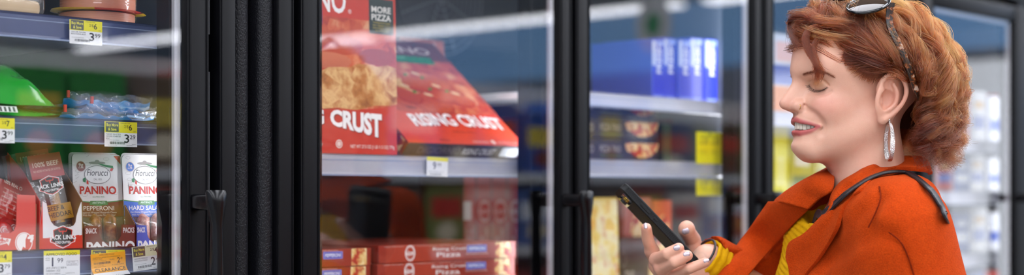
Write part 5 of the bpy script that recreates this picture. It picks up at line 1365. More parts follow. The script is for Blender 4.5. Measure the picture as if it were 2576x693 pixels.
def lens_keepout(P):
    """true where a strand would pass over a lens"""
    bad = np.zeros(len(P), bool)
    for c in (LC, LC+a2*.068):
        d = P-c; bad |= ((d @ a1/.033)**2+(d @ a2/.031)**2 < 1) & (d @ an > -.006)
    for p in ap[2:-6]: bad |= (np.linalg.norm((P-p)*np.array((1, .45, 1)), axis=1) < .0060) & (P[:, 1] > p[1]-.003)
    return bad

def ear_keepout(P):
    return ((np.abs(P[:, 1]) > .068) & (P[:, 0] > -.040+.25*np.maximum(0, -P[:, 2])) & (P[:, 0] < .012) & (P[:, 2] > -.045) & (P[:, 2] < .026))
# ------------------------------------------------------------------ hair: a dark under-layer and single strands
HC, HR = np.array((.0, 0, .050)), np.array((.098, .0785, .0885))
HLINE = ([0, 20, 43, 51, 62, 70, 82, 92, 108, 118, 130, 180], [55, 56, 66, 82, 98, 106, 107, 99, 98, 112, 150, 156])
def hpos(ph, el, vol):
    """scalp coordinates (azimuth from the face, angle from the crown, degrees) -> head frame; past 90 the hair hangs"""
    ph, el, vol = np.broadcast_arrays(np.asarray(ph, float), np.asarray(el, float), np.asarray(vol, float))
    e = np.radians(np.minimum(el, 90)); p = np.radians(ph)
    d = np.stack([np.sin(e)*np.cos(p), np.sin(e)*np.sin(p), np.cos(e)], -1)
    P = HC+HR*d*(1+vol)[..., None]
    drop = np.maximum(el-90, 0); P[..., 2] -= drop*.00155
    return P
def under_layer():
    n, m = 96, 40; P = []
    for i in range(n):
        ph = -180+360*i/n; eh = np.interp(abs(ph), *HLINE)
        row = []
        for j in range(m):
            t = j/(m-1); el = eh*(.94 if abs(ph) > 100 else .86)*t; v = .035+.10*(1-t**3)*min(1, abs(ph)/60+.35)
            if abs(ph) > 112: v = .05+.22*math.sin(math.pi*min(1, t*.95))**.8
            v += .012*math.sin(ph*.21+t*9)*math.sin(t*3.1)
            row.append(tuple(H2F(hpos(ph, el, v*(1-t**5)-.012*t**8))))
        P.append(row)
    b = MB(); b.grid(P, '#3a150b', cu=True); return b
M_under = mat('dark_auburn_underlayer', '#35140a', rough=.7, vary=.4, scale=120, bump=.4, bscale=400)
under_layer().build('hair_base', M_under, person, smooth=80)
rg = np.random.default_rng(12)
strands, srad = [], []
NPT = 40
S = np.linspace(0, 1, NPT)
tones = []
def lock(path, n, w0, w1, curl_r, turns, ph0, frizz=.0007, rad=.00021, lenj=.25, flat=1.0, root=.5):
    """path: (NPT,3) guide in the head frame; n strands share one loose curl"""
    T = np.gradient(path, axis=0); T /= np.linalg.norm(T, axis=1)[:, None]
    up = np.array((.3, .2, 1.)); A = np.cross(T, up); A /= np.maximum(np.linalg.norm(A, axis=1), 1e-6)[:, None]; B = np.cross(T, A)
    env = np.clip((S-.10)/.45, 0, 1)**.8
    w = (w0*(1-S)+w1*S)*(root+(1-root)*np.clip(S/.3, 0, 1))
    tone0 = rg.normal(0, .12)
    for _ in range(n):
        r = math.sqrt(rg.random()); a = rg.uniform(0, 6.283)
        o1, o2 = r*math.cos(a), r*math.sin(a)
        amp = curl_r*env*rg.uniform(.7, 1.25); th = ph0+rg.normal(0, .24)+2*math.pi*turns*rg.uniform(.93, 1.07)*S**1.15
        fz = np.cumsum(rg.normal(0, frizz, (NPT, 3)), 0)*.5*S[:, None]
        if rg.random() < .06: fz *= 2.6
        P = path+A*(amp*np.cos(th)+w*o1)[:, None]+B*(amp*np.sin(th)*flat+w*o2)[:, None]+fz
        k = 1-lenj*rg.random(); s0 = rg.random()*.22 if root > .8 else 0
        P = np.stack([np.interp(s0+S*(k-s0), S, P[:, c]) for c in range(3)], 1)
        if (lens_keepout(P).any() and rg.random() < .97) or (ear_keepout(P).any() and rg.random() < .985): continue
        strands.append(P); srad.append(rad*rg.uniform(.7, 1.25)); tones.append(tone0+rg.normal(0, .10))
def guide(phs, els, vols):
    t = np.linspace(0, 1, len(phs)); f = lambda a: np.interp(S, t, a)
    k = np.ones(5)/5; sm = lambda a: np.convolve(np.pad(a, 2, 'edge'), k, 'valid')
    return hpos(sm(f(phs)), sm(f(els)), sm(f(vols)))
def side(sign):
    N = 175
    for i in range(N):            # crown and sides swept back, then falling behind the ear in loose waves
        ph = rg.uniform(12, 176); el = math.degrees(math.acos(1-rg.random()*(1-math.cos(math.radians(min(100, np.interp(ph, *HLINE)-3))))))
        end = np.clip(rg.normal(135, 22), max(112, ph), 178)
        if ph < 70 and rg.random() < .25: end = rg.uniform(100, 120)
        drop = rg.uniform(118, 170) if end > 118 else rg.uniform(92, 100)
        vm = rg.uniform(.16, .38)+(.05 if ph > 110 else 0)
        mid_e = max(el+8, min(80, el+25)) if ph < 100 else el+25
        g = guide([sign*ph, sign*(ph*.6+end*.4), sign*(ph*.2+end*.8), sign*end, sign*(end+rg.uniform(-10, 6))], [el, mid_e, max(mid_e, 84), drop*.55+45, drop], [.0, vm*.75, vm, vm*1.05, vm*rg.uniform(.7, 1.05)])
        lock(g, 54, .0075, .0042, rg.uniform(.006, .0135), rg.uniform(2.0, 4.0), rg.uniform(0, 6.28))
    for i in range(85):           # long curls of the back and nape
        ph = rg.uniform(112, 178); el = rg.uniform(50, 120)
        drop = rg.uniform(142, 187); vm = rg.uniform(.18, .42)
        g = guide([sign*ph, sign*(ph+4), sign*(ph+rg.uniform(-6, 6)), sign*(ph+rg.uniform(-14, 8))], [el, el*.5+drop*.42, el*.2+drop*.75, drop], [.02, vm*.8, vm, vm*rg.uniform(.55, .95)])
        lock(g, 54, .0075, .0040, rg.uniform(.008, .014), rg.uniform(2.2, 4.2), rg.uniform(0, 6.28))
    for i in range(85):           # temple hair combed back close to the head above the ear
        ph = rg.uniform(44, 88); el = np.interp(ph, *HLINE)+2-rg.uniform(0, 14)
        en = rg.uniform(104, 136); ee = rg.uniform(80, 88) if en < 116 else rg.uniform(96, 135)
        g = guide([sign*ph, sign*(ph*.75+98*.25), sign*98, sign*(en*.5+52), sign*en], [el, min(el, 92)*.8+17, rg.uniform(82, 89), (86 if en < 116 else 92), ee], [.0, .05, .11, .13, .17])
        lock(g, 56, .008, .006, rg.uniform(.001, .004), rg.uniform(.6, 1.3), rg.uniform(0, 6.28), frizz=.0007, root=.9)
side(1); side(-1)
for i in range(90):               # the front: lifted off the forehead, waving up and back over the crown
    ph = rg.uniform(-58, 58); el = np.interp(abs(ph), *HLINE)-rg.uniform(0, 22)
    sgn = 1 if rg.random() < .62 else -1; en = sgn*rg.uniform(60, 120); vm = rg.uniform(.10, .34)
    g = guide([ph, ph*.75+en*.25, ph*.35+en*.65, en], [el, max(12, el-22), max(25, el-10), rg.uniform(50, 84)], [.0, vm*.9, vm, vm*.8])
    lock(g, 56, .008, .006, rg.uniform(.004, .011), rg.uniform(1., 2.2), rg.uniform(0, 6.28))
for i in range(26):               # curls falling forward at the hairline
    ph = rg.uniform(-46, 30); el = np.interp(abs(ph), *HLINE)-rg.uniform(2, 12); vm = rg.uniform(.10, .20)
    g = guide([ph, ph+rg.uniform(-6, 6), ph+rg.uniform(-10, 10), ph+rg.uniform(-12, 12)], [el, el-6, el+4, el+rg.uniform(10, 24)], [.0, vm, vm*1.15, vm*.8])
    lock(g, 26, .004, .002, rg.uniform(.004, .008), rg.uniform(.8, 1.8), rg.uniform(0, 6.28))
def pix_path(pts, lift):
    """guide laid over the forehead along points of the view"""
    base = head_base(); P = []
    for (u, v), l_ in zip(pts, lift):
        q = hit(base, u, v); c = np.array((-.02, 0, .02)); d = q-c; P.append(q+d/np.linalg.norm(d)*l_)
    P = np.array(spline(P, 8)); t = np.linspace(0, 1, len(P)); return np.stack([np.interp(S, t, P[:, k]) for k in range(3)], 1)
g = pix_path([(2092, 78), (2062, 88), (2048, 112), (2052, 140), (2066, 165), (2072, 190), (2064, 214)], [.004, .016, .018, .016, .014, .013, .009])
lock(g, 150, .0075, .0022, .0012, 1.0, .5, frizz=.0006, lenj=.2)
g = pix_path([(2100, 90), (2076, 105), (2064, 130), (2070, 160), (2080, 186), (2070, 206)], [.004, .012, .013, .012, .010, .008])
lock(g, 90, .0055, .0015, .0015, 1.2, 2.5, frizz=.0007, lenj=.3)
g = pix_path([(2060, 60), (2030, 66), (2016, 88), (2022, 112), (2032, 132)], [.01, .02, .020, .016, .012])
lock(g, 90, .006, .002, .004, 1.3, 1.0, frizz=.0008, lenj=.3)
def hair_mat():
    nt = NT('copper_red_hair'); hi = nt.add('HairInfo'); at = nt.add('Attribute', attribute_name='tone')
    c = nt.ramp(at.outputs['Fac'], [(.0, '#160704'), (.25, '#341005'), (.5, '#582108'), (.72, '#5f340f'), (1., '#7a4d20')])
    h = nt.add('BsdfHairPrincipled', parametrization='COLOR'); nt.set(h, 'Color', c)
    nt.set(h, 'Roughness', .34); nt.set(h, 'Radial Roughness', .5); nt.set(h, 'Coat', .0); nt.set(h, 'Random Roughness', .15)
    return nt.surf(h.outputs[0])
def build_strands(name, strands, rads, m, parent):
    hc = bpy.data.hair_curves.new(name); n = len(strands); k = len(strands[0])
    hc.add_curves([k]*n)
    P = np.concatenate([H2F(p) for p in strands]).astype(np.float32)
    hc.attributes['position'].data.foreach_set('vector', P.ravel())
    ra = hc.attributes.new('radius', 'FLOAT', 'POINT') if 'radius' not in hc.attributes else hc.attributes['radius']
    tp = np.interp(np.linspace(0, 1, k), [0, .15, .7, 1], [.22, 1., .85, .25])
    ra.data.foreach_set('value', (np.array(rads)[:, None]*tp[None]).astype(np.float32).ravel())
    tn = hc.attributes.new('tone', 'FLOAT', 'POINT'); X = np.stack(strands)
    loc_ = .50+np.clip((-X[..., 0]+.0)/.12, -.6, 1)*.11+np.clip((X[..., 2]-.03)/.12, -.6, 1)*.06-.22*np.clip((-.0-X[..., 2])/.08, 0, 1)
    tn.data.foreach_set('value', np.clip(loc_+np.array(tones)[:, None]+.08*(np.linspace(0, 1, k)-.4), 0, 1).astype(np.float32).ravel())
    hc.materials.append(m); return link(name, hc, parent)
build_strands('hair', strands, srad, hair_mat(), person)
# ------------------------------------------------------------------ trunk and limbs under the clothes, coat, sweater, strap
BF = np.array((-.93, -.37, 0)); BL = np.array((.37, -.93, 0))     # chest direction, her left side (figure frame)
NB = np.array(FIG(2150, 450, 2.17))                                # base of the neck
SHL = np.array(FIG(2254, 572, 2.05)); SHR = np.array(FIG(2036, 545, 2.31))
ELL = SHL+np.array((.062, -.012, -.285)); HNL = ELL+np.array((-.16, -.05, -.16))
WRI = np.array(FIG(1782, 655, 2.262)); ELR = np.array((FIG(2000, 820, 2.325)))
HIP = np.array((NB[0]+.02, NB[1], .90))
def body_field():
    s = SDF((-.50, -.45, -.01), (.42, .42, 1.50), .011)
    s.cap(NB+(.018, 0, -.02), NB+(.01, 0, -.12), .042, .05, .02)
    s.cap(SHL*.85+SHR*.15-(0, 0, .045), SHR*.85+SHL*.15-(0, 0, .045), .036, .036, .02)
    for t, rx, ry in ((.20, .065, .115), (.27, .075, .115), (.38, .09, .12), (.52, .105, .15)):
        c = NB-(0, 0, t); s.ell(c-BF*.01, (rx, ry, .10), .03, rot=Matrix.Rotation(math.atan2(BF[1], BF[0]), 4, 'Z'))
    s.chain([SHL, ELL, HNL], [.048, .040, .030], .02); s.chain([SHR, ELR, WRI], [.046, .038, .028], .02)
    for q, sg_ in ((BL*.085, 1), (-BL*.085, -1)):
        h = HIP+q; s.chain([h, h*np.array((1, 1, 0))+(0, 0, .47)+BF*.02, h*np.array((1, 1, 0))+(0, 0, .09)], [.085, .058, .040], .03)
        f0 = h*np.array((1, 1, 0))+(0, 0, .05); s.cap(f0-BF*.03, f0+BF*.13-(0, 0, .015), .038, .03, .03)
    return s
bs = body_field(); bV, bQ = bs.mesh(); bV = relax(bV, bQ, 2)
bV[:, 2] = np.maximum(bV[:, 2], .004)

# --- coat: a thick wool shell
def catmull2(ctrl, n, m):
    C = np.array(ctrl, float)
    A = np.stack([spline(C[:, j], n) for j in range(C.shape[1])], 1)
    return np.stack([spline(A[i], m) for i in range(A.shape[0])], 0)
def sheet(name, ctrl, m, parent, n=10, mm=10, th=.0045, sub=0, disp=None):
    G = catmull2(ctrl, n, mm)
    if disp is not None: G = disp(G)
    b = MB(); b.grid(G); o = b.build(name, m, parent, smooth=80)
    md = o.modifiers.new('thickness', 'SOLIDIFY'); md.thickness = th; md.offset = 0
    md2 = o.modifiers.new('round', 'BEVEL'); md2.width = th*.35; md2.segments = 2; md2.limit_method = 'ANGLE'; md2.angle_limit = R(50)
    return o
def wool(name, c0, c1, bump=.8):
    nt = NT(name); f = nt.noise(60, 4, .6); g = nt.noise(480, 3, .7); h = nt.noise(1300, 2, .6)
    c = nt.mix(f, lin(c0), lin(c1)); c = nt.mix(.55, c, nt.ramp(g, [(.3, '#742a08'), (.7, '#ee8240')]), 'SOFT_LIGHT')
    p = pbsdf(nt, Base__Color=c, Roughness=.9, Specular__IOR__Level=.08, Sheen__Weight=.10, Sheen__Roughness=.45)
    nt.set(p, 'Sheen Tint', (1, .40, .12, 1))
    hh = nt.math('ADD', nt.math('MULTIPLY', g, .8), nt.math('MULTIPLY', h, .35))
    nt.set(p, 'Normal', nt.bump(hh, bump, .0035)); return nt.surf(p.outputs[0])
M_wool = wool('orange_boiled_wool', '#b4480f', '#c85a1a')
def knit():
    nt = NT('mustard_rib_knit'); f = nt.noise(300, 3); c = nt.mix(f, lin('#c48e00'), lin('#dcaa04'))
    p = pbsdf(nt, Base__Color=c, Roughness=.85, Specular__IOR__Level=.15); nt.set(p, 'Normal', nt.bump(nt.noise(900, 2), .4, .0015)); return nt.surf(p.outputs[0])
M_knit = knit()
rotB = Matrix.Rotation(math.atan2(BF[1], BF[0]), 4, 'Z')
WEDGE = dict(l0=.0, w0=-.004, w1=.36)
def wedge(X, Y, Z):
    """space of the open front: grows wider downwards from the throat"""
    dx, dy, dz = X-NB[0], Y-NB[1], Z-NB[2]
    lam = dx*BL[0]+dy*BL[1]; ph = dx*BF[0]+dy*BF[1]; dz = dz+0*lam
    hi = np.interp(-dz, [.0, .03, .062, .086, .12, .16, .3], [.03, .036, .044, .008, -.024, -.05, -.05])
    lo = np.interp(-dz, [.0, .03, .06, .078, .113, .144, .3], [.0, -.03, -.062, -.09, -.145, -.155, -.155])
    return np.maximum(np.maximum(lam-hi, lo-lam), np.maximum(.012-ph, dz-.05)).astype(np.float32)
def coat_upper(cut=True):
    s = SDF((-.50, -.40, 1.085), (.36, .36, 1.47), .0045)
    s.chain([SHL-(0, 0, .004), NB*.62+SHL*.38-(0, 0, .030), NB+(.008, 0, -.058)-BF*.02], [.064, .060, .064], .05)
    s.chain([NB+(.01, 0, -.055), np.array(FIG(2296, 508, 2.10)), SHL+(.0, 0, -.02)], [.062, .037, .060], .03)
    s.chain([SHR-(0, 0, .004), NB*.55+SHR*.45-(0, 0, .030), NB+(.008, 0, -.058)-BF*.02], [.046, .050, .064], .04)
    s.ell(NB-(0, 0, .20)-BF*.015+BL*.01, (.118, .165, .185), .05, rot=rotB)
    s.ell(NB-(0, 0, .36)-BF*.01, (.135, .17, .20), .08, rot=rotB)
    s.ell(NB-(-.004, 0, .062)-BF*.046, (.064, .075, .064), .04, rot=rotB)
    s.chain([SHL-(0, 0, .006), SHL*.5+ELL*.5+(.004, -.006, 0), ELL], [.066, .074, .074], .03)
    s.chain([SHR-(0, 0, .010), SHR*.5+ELR*.5+(-.008, 0, 0), ELR], [.048, .058, .062], .03)
    s.chain([ELR, ELR*.55+WRI*.45, ELR*.06+WRI*.94], [.064, .054, .043], .025)
    raw = SDF((-.50, -.40, 1.085), (.36, .36, 1.47), .0045); raw.F = s.F.copy()
    def hp(u, v, lift=0.):
        A = np.array(FIG(u, v, 1.85)); B = np.array(FIG(u, v, 2.45)); q = march(raw, A, B-A, 1.0, 1500); d = (A-B)/np.linalg.norm(A-B); return q+d*lift
    # seams and soft folds of the cloth
    sm = spline([hp(2236, 585), hp(2262, 608), hp(2282, 640), hp(2300, 690)], 6); s.chain(sm, [.0022]*len(sm), .006, 'd')
    sm = spline([hp(2212, 470), hp(2215, 500), hp(2203, 535), hp(2184, 574)], 6); s.chain(sm, [.0018]*len(sm), .005, 'd')
    for pts, r in (([(2020, 668), (2040, 632), (2072, 598), (2135, 570), (2185, 574)], .006), ([(2090, 640), (2130, 612), (2190, 600), (2240, 596)], .004), ([(2060, 690), (2085, 650), (2120, 628)], .005), ([(2150, 540), (2185, 520), (2210, 500)], .003)):
        f = spline([hp(*p) for p in pts], 6); s.chain(f, list(np.interp(np.linspace(0, 1, len(f)), [0, .4, 1], [r*.4, r, r*.2])), .026, 'd')
    for pts in ([(1800, 625), (1822, 650), (1830, 690)], [(1850, 600), (1870, 640), (1872, 690)], [(1835, 612), (1852, 650), (1850, 690)]):
        f = spline([hp(*p) for p in pts], 6); s.chain(f, [.004]*len(f), .020, 'd')
    if cut: s.put(wedge, (-.5, -.4, 1.08), (.36, .36, 1.47), .006, 'd')
    # hollow: keep the neck and wrist free
    s.cap(NB+(0, 0, .10), NB-(0, 0, .06)+BF*.01, .066, .060, .012, 'd')
    dw_ = (ELR-WRI)/np.linalg.norm(ELR-WRI); s.cap(WRI-dw_*.012, WRI-dw_*.2, .0335, .036, .004, 'd')
    return s, hp, raw
cu_, HP, RAW = coat_upper(); cV, cQ = cu_.mesh(); cV = relax(cV, cQ, 2, .4)
raw_mesh('coat', cV, cQ, None, M_wool, person)
M_seam = wool('wool_seam_painted_shade', '#6e2206', '#84300c')  # darker wool colour paints the shade of the seam grooves
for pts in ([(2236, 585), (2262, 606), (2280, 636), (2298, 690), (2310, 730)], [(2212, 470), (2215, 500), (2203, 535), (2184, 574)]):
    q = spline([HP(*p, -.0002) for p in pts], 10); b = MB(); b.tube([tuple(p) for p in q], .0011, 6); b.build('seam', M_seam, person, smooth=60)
def coat_lower():
    s = SDF((-.52, -.46, .42), (.42, .42, 1.14), .011)
    s.ell(NB-(0, 0, .36)-BF*.01, (.135, .18, .20), .08, rot=rotB); s.ell(NB-(0, 0, .56), (.150, .195, .25), .08, rot=rotB); s.ell(NB-(0, 0, .74), (.165, .21, .25), .08, rot=rotB)
    s.chain([SHL*.4+ELL*.6, ELL, ELL*.3+HNL*.7], [.080, .076, .056], .03); s.cap(SHR*.4+ELR*.6, ELR, .068, .066, .03)
    return s
t_ = coat_lower(); lV, lQ = t_.mesh(); lV = relax(lV, lQ, 2); raw_mesh('coat_skirt', lV, lQ, None, M_wool, person)
def sweater():
    s = SDF((-.27, -.19, 1.09), (.06, .17, 1.43), .0024)
    s.F[:] = .3
    s.chain([NB*.42+SHL*.58-(0, 0, .034), NB-(0, 0, .062)-BF*.02, NB*.35+SHR*.65-(0, 0, .034)], [.056, .064, .048], .05)
    s.ell(NB-(0, 0, .20)-BF*.015+BL*.01, (.118, .165, .185), .05, rot=rotB); s.ell(NB-(0, 0, .36)-BF*.01, (.135, .17, .20), .08, rot=rotB)
    sl, (X, Y, Z) = s.block(s.lo, s.lo+(s.n-1)*s.h)
    lam = (X-NB[0])*BL[0]+(Y-NB[1])*BL[1]
    wd = wedge(X, Y, Z)
    # horizontal ribs of the knit, broken into cables away from the edge
    t = Z+.22*lam; rib = .0011*np.sin(2*np.pi*t/.0078)
    s.F = np.maximum(s.F-.0035-rib.astype(np.float32), wd-.026).astype(np.float32)
    s.cap(NB+(0, 0, .10), NB-(0, 0, .03)+BF*.02, .064, .060, .010, 'd')
    return s
s = sweater(); wV, wQ = s.mesh(); wV = relax(wV, wQ, 1, .3); raw_mesh('sweater', wV, wQ, None, M_knit, person)
CB = lambda u, v, lift=.006: HP(u, v, lift)
# near collar and lapel: roll edge, fall, outer edge lying on the coat
rows = []
for (ru, rv), (mu, mv), (ou, ov), db in (((2296, 397), (2310, 410), (2318, 428), .05), ((2240, 400), (2252, 412), (2258, 426), .04), ((2194, 416), (2204, 430), (2210, 441), .035), ((2153, 440), (2164, 458), (2173, 476), .03),
        ((2117, 462), (2129, 483), (2141, 502), .03), ((2096, 490), (2107, 512), (2119, 533), .025), ((2084, 528), (2096, 552), (2106, 574), .018), ((2054, 562), (2072, 590), (2086, 612), .012), ((2024, 590), (2046, 628), (2060, 652), .010), ((1988, 612), (2010, 660), (2030, 690), .008), ((1980, 648), (1990, 700), (2010, 730), .006)):
    m = CB(mu, mv, .010); o = CB(ou, ov, .004); mb_ = m[1]+FB
    if not rows:
        for q_ in ((2322, 404, 2.27, 2334, 416, 2.28, 2340, 440, 2.28), (2318, 399, 2.19, 2332, 412, 2.18, 2340, 436, 2.17)): rows.append([FIG(*q_[:3]), FIG((q_[0]+q_[3])/2, (q_[1]+q_[4])/2-4, (q_[2]+q_[5])/2), FIG(*q_[3:6]), FIG(*q_[6:9])])
    rows.append([FIG(ru, rv, mb_+db), (np.array(FIG((ru*.6+mu*.4), (rv*.6+mv*.4)-3, mb_+db*.25))), m, o])
sheet('lapel', rows, M_wool, person, n=6, mm=5, th=.006)
# far collar and lapel, folded open towards the aisle
def far_rows(L):
    out = []
    for (iu, iv), (mu, mv), (nu, nv), (ou, ov), off in L:
        p = HP(iu, iv, .010); bi = p[1]+FB
        out.append([p, FIG(mu, mv, bi+off*.25), FIG(nu, nv, bi+off*.6), FIG(ou, ov, bi+off)])
    return out
rows = [[FIG(2100, 440, 2.17), FIG(2086, 425, 2.21), FIG(2074, 432, 2.26), FIG(2066, 446, 2.30)]]+far_rows([((2094, 480), (2050, 452), (2024, 456), (2012, 468), .14), ((2062, 502), (2010, 486), (1980, 486), (1962, 498), .12), ((2034, 528), (1985, 515), (1958, 512), (1944, 518), .10)])
sheet('collar', rows, M_wool, person, n=6, mm=5, th=.006)
rows = far_rows([((2038, 524), (1992, 512), (1962, 508), (1936, 508), .09), ((1988, 574), (1952, 548), (1924, 545), (1905, 552), .06), ((1940, 628), (1905, 604), (1878, 602), (1862, 612), .03), ((1886, 690), (1852, 672), (1826, 672), (1812, 684), .02)])
rows.append([FIG(1825, 770, 2.22), FIG(1800, 752, 2.22), FIG(1780, 755, 2.23), FIG(1768, 770, 2.24)])
sheet('lapel', rows, M_wool, person, n=6, mm=5, th=.006)
# maroon neckline under the coat
rows = [[FIG(2094, 478, 2.14), FIG(2112, 486, 2.13)], [FIG(2082, 512, 2.135), FIG(2104, 522, 2.125)], [FIG(2060, 548, 2.13), FIG(2084, 562, 2.12)], [FIG(2030, 590, 2.13), FIG(2056, 608, 2.12)], [FIG(2000, 640, 2.13), FIG(2026, 656, 2.12)]]
sheet('shirt_edge', rows, mat('maroon_shirt', '#7a2a18', rough=.8, bump=.3), person, n=6, mm=4, th=.003)
# bag strap over the near shoulder and the bag at her far hip
SP = [(2068, 543), (2094, 520), (2126, 490), (2157, 467), (2194, 446), (2236, 434), (2284, 436), (2329, 467), (2362, 505), (2384, 552), (2392, 590)]
bag = thing('shoulder_bag', 'black leather bag hanging from a thin strap over her near shoulder', 'bag', (person.location.x, person.location.y, 0), (0, 0, person.rotation_euler.z))
sp = [HP(u, v, .019 if u < 2080 else .023 if u < 2110 else .026 if u < 2300 else .014) for u, v in SP[:-3]]+[HP(2350, 490, .012), HP(2368, 520, .012), HP(2381, 550, .010)]
back = [np.array(FIG(2396, 600, 2.20)), np.array(FIG(2400, 690, 2.29)), np.array((NB[0]+.15, NB[1]+.14, 1.12)), np.array((NB[0]+.10, NB[1]+.235, .98))]
i0 = HP(2050, 561, -.014); fr_ = [np.array((NB[0]-.06, NB[1]+.12, 1.0)), i0+np.array((-.01, .06, -.14)), i0]
nf = len(fr_); sp = spline(fr_+sp+back, 8)
def grad(F, p, e=.0025):
    g = []
    for k in range(3):
        v = []
        for q in (e, -e):
            r = np.array(p, float); r[k] += q; ix = np.clip(np.round((r-F.lo)/F.h).astype(int), 0, np.array(F.n)-1); v.append(F.F[tuple(ix)])
        g.append(v[0]-v[1])
    g = np.array(g); return g/max(np.linalg.norm(g), 1e-9)
def strap_mesh(P, wd, th):
    N = []
    for i, p in enumerate(P):
        if p[2] > 1.12 and i > 8*(nf-1): N.append(grad(RAW, p, .012))
        else: q = np.array((p[0]-NB[0], p[1]-NB[1], 0)); N.append(q/np.linalg.norm(q))
    N = np.array(N); K = np.ones(9)/9; N = np.stack([np.convolve(np.pad(N[:, c], 4, 'edge'), K, 'valid') for c in range(3)], 1); rows = []
    for i, p in enumerate(P):
        t = P[min(i+1, len(P)-1)]-P[max(i-1, 0)]; t /= np.linalg.norm(t); nrm = N[i]-t*(N[i] @ t); nrm /= np.linalg.norm(nrm); u = np.cross(t, nrm)
        rows.append([tuple(p+u*wd*a+nrm*th*b_) for a, b_ in ((-1, -.6), (-.85, -1), (.85, -1), (1, -.6), (1, .6), (.85, 1), (.55, .75), (-.55, .75), (-.85, 1), (-1, .6))])
    return rows
M_leather = mat('black_leather', '#17151a', rough=.42, vary=.3, scale=200, bump=.5, bscale=700)
b = MB(); b.grid(strap_mesh(sp, .0062, .0020), cv=True); b.build('strap', M_leather, bag, smooth=50)
hp_ = NB+np.array((.02, .285, 0)); b = MB(); b.box(-.15, .12, -.045, .045, .74, .96, bev=.025, seg=3, M=Matrix.Translation((hp_[0]-.03, hp_[1], 0))); b.build('bag_body', M_leather, bag, smooth=60)
# trousers and shoes below the frame
def trousers():
    s = SDF((-.40, -.42, .05), (.36, .40, 1.0), .011)
    s.ell((HIP[0], HIP[1], .90), (.13, .17, .13), .04, rot=rotB)
    for q in (BL*.085, -BL*.085):
        h = HIP+q; s.chain([h, h*np.array((1, 1, 0))+(0, 0, .48)+BF*.02, h*np.array((1, 1, 0))+(0, 0, .10)], [.100, .074, .062], .03)
    return s
s = trousers(); tV, tQ = s.mesh(); tV = relax(tV, tQ, 2); raw_mesh('trousers', tV, tQ, None, mat('dark_denim', '#1d2433', rough=.8, vary=.2, scale=200), person)
for q in (BL*.085, -BL*.085):
    f0 = (HIP+q)*np.array((1, 1, 0)); b = MB(); P = []
    for i in range(9):
        t = i/8; c = f0+BF*(-.075+.25*t); wd = .038+.012*math.sin(math.pi*min(1, t*1.15)); hh = np.interp(t, [0, .3, .6, 1], [.10, .105, .07, .03]); wd *= (1 if t < .95 else .7)
        side = np.array((-BF[1], BF[0], 0))
        P.append([tuple(c+side*wd*math.cos(a)+np.array((0, 0, max(.003, hh*.5+hh*.5*math.sin(a))))) for a in [2*math.pi*k/14 for k in range(14)]])
    b.grid(P, cv=True); b.add(P[0], [list(range(14))]); b.add(P[-1], [list(range(14))[::-1]]); b.build('shoe', M_leather, person, smooth=60)
# ------------------------------------------------------------------ phone and the hand that holds it
PL = np.array((-.685, .05, .727)); PL /= np.linalg.norm(PL)          # bottom to top
PNb = np.array((-.70, -.12, -.68)); PNb -= PL*(PNb @ PL); PNb /= np.linalg.norm(PNb)   # out of the back
PW = np.cross(PNb, PL)                                                # across the width
if PW[1] < 0: PW = -PW                                               # pointing away from the camera side
PC = np.array(FIG(1661, 566, 2.225))+PW*.037                           # centre (the near edge faces the aisle view)
phone = thing('phone', 'black phone in a ribbed rugged case held in her raised hand', 'phone', tuple(person.matrix_basis @ Vector(PC)), (0, 0, person.rotation_euler.z))
MP = Matrix(((PW[0], PL[0], PNb[0], 0), (PW[1], PL[1], PNb[1], 0), (PW[2], PL[2], PNb[2], 0), (0, 0, 0, 1)))
M_case = mat('black_rubber_case', '#08080a', rough=.5, spec=.3, vary=.25, scale=300, bump=.5, bscale=1400)
M_back = mat('dark_glass_back', '#15140f', rough=.08, coat=.8)
M_lensc = mat('camera_lens_glass', '#050506', rough=.04, coat=1.)
M_goldring = mat('brass_lens_ring', '#b79a4a', rough=.2, metal=1.)
LP, WP, TP = .0815, .0385, .0058
def rrect(w_, l_, r, n=6):
    pts = []
    for cx, cy, a in ((w_-r, l_-r, 0), (-w_+r, l_-r, 90), (-w_+r, -l_+r, 180), (w_-r, -l_+r, 270)):
        pts += [(cx+r*math.cos(R(a+90*k/n)), cy+r*math.sin(R(a+90*k/n))) for k in range(n+1)]
    return pts
b = MB(); P = []
for ins, z in ((.0030, -TP+.0), (.0012, -TP-.0006), (.0, -TP+.0012), (.0006, -.0012), (.0006, .0012), (.0, TP-.0012), (.0012, TP), (.0035, TP)):
    P.append([(x, y, z) for x, y in rrect(WP-ins, LP-ins, .0105-ins)])
b.grid(P, cv=True, M=MP); n = len(P[0]); b.add(P[-1], [list(range(n))], M=MP)
b.build('case', M_case, phone, smooth=40)
b = MB(); q = rrect(WP-.003, LP-.003, .008); b.add([(x, y, -TP+.0006) for x, y in q], [list(range(len(q)))[::-1]], M=MP); b.build('screen', mat('phone_screen', '#20242c', rough=.06, coat=1.), phone, smooth=0)
b = MB(); b.box(-WP+.006, WP-.006, LP-.030, LP-.010, TP-.0002, TP+.0016, bev=.0007, seg=2, M=MP); b.build('camera_plate', M_back, phone)
for k in range(4):
    b = MB(); b.lathe([(0, TP+.0016), (.0048, TP+.0016), (.0048, TP+.0024), (.0058, TP+.0024), (.0060, TP+.001)], c=(-WP+.018+.0135*k, LP-.020, 0), n=24, M=MP)
    b.build('lens_ring', M_goldring if k < 2 else M_lensc, phone, smooth=30)
b = MB()
for yy, l_ in ((.032, .010), (.010, .004)): b.box(-WP-.0006, -WP+.0004, yy-l_, yy+l_, -.0016, .0016, bev=.0004, M=MP)
b.build('side_button', M_case, phone)
b = MB()
for k in range(46):
    yy = -LP+.014+k*.0031
    b.box(-WP-.0003, -WP+.0004, yy, yy+.0012, -.0034, .0034, M=MP)
b.build('grip_ribs', M_case, phone, smooth=0)
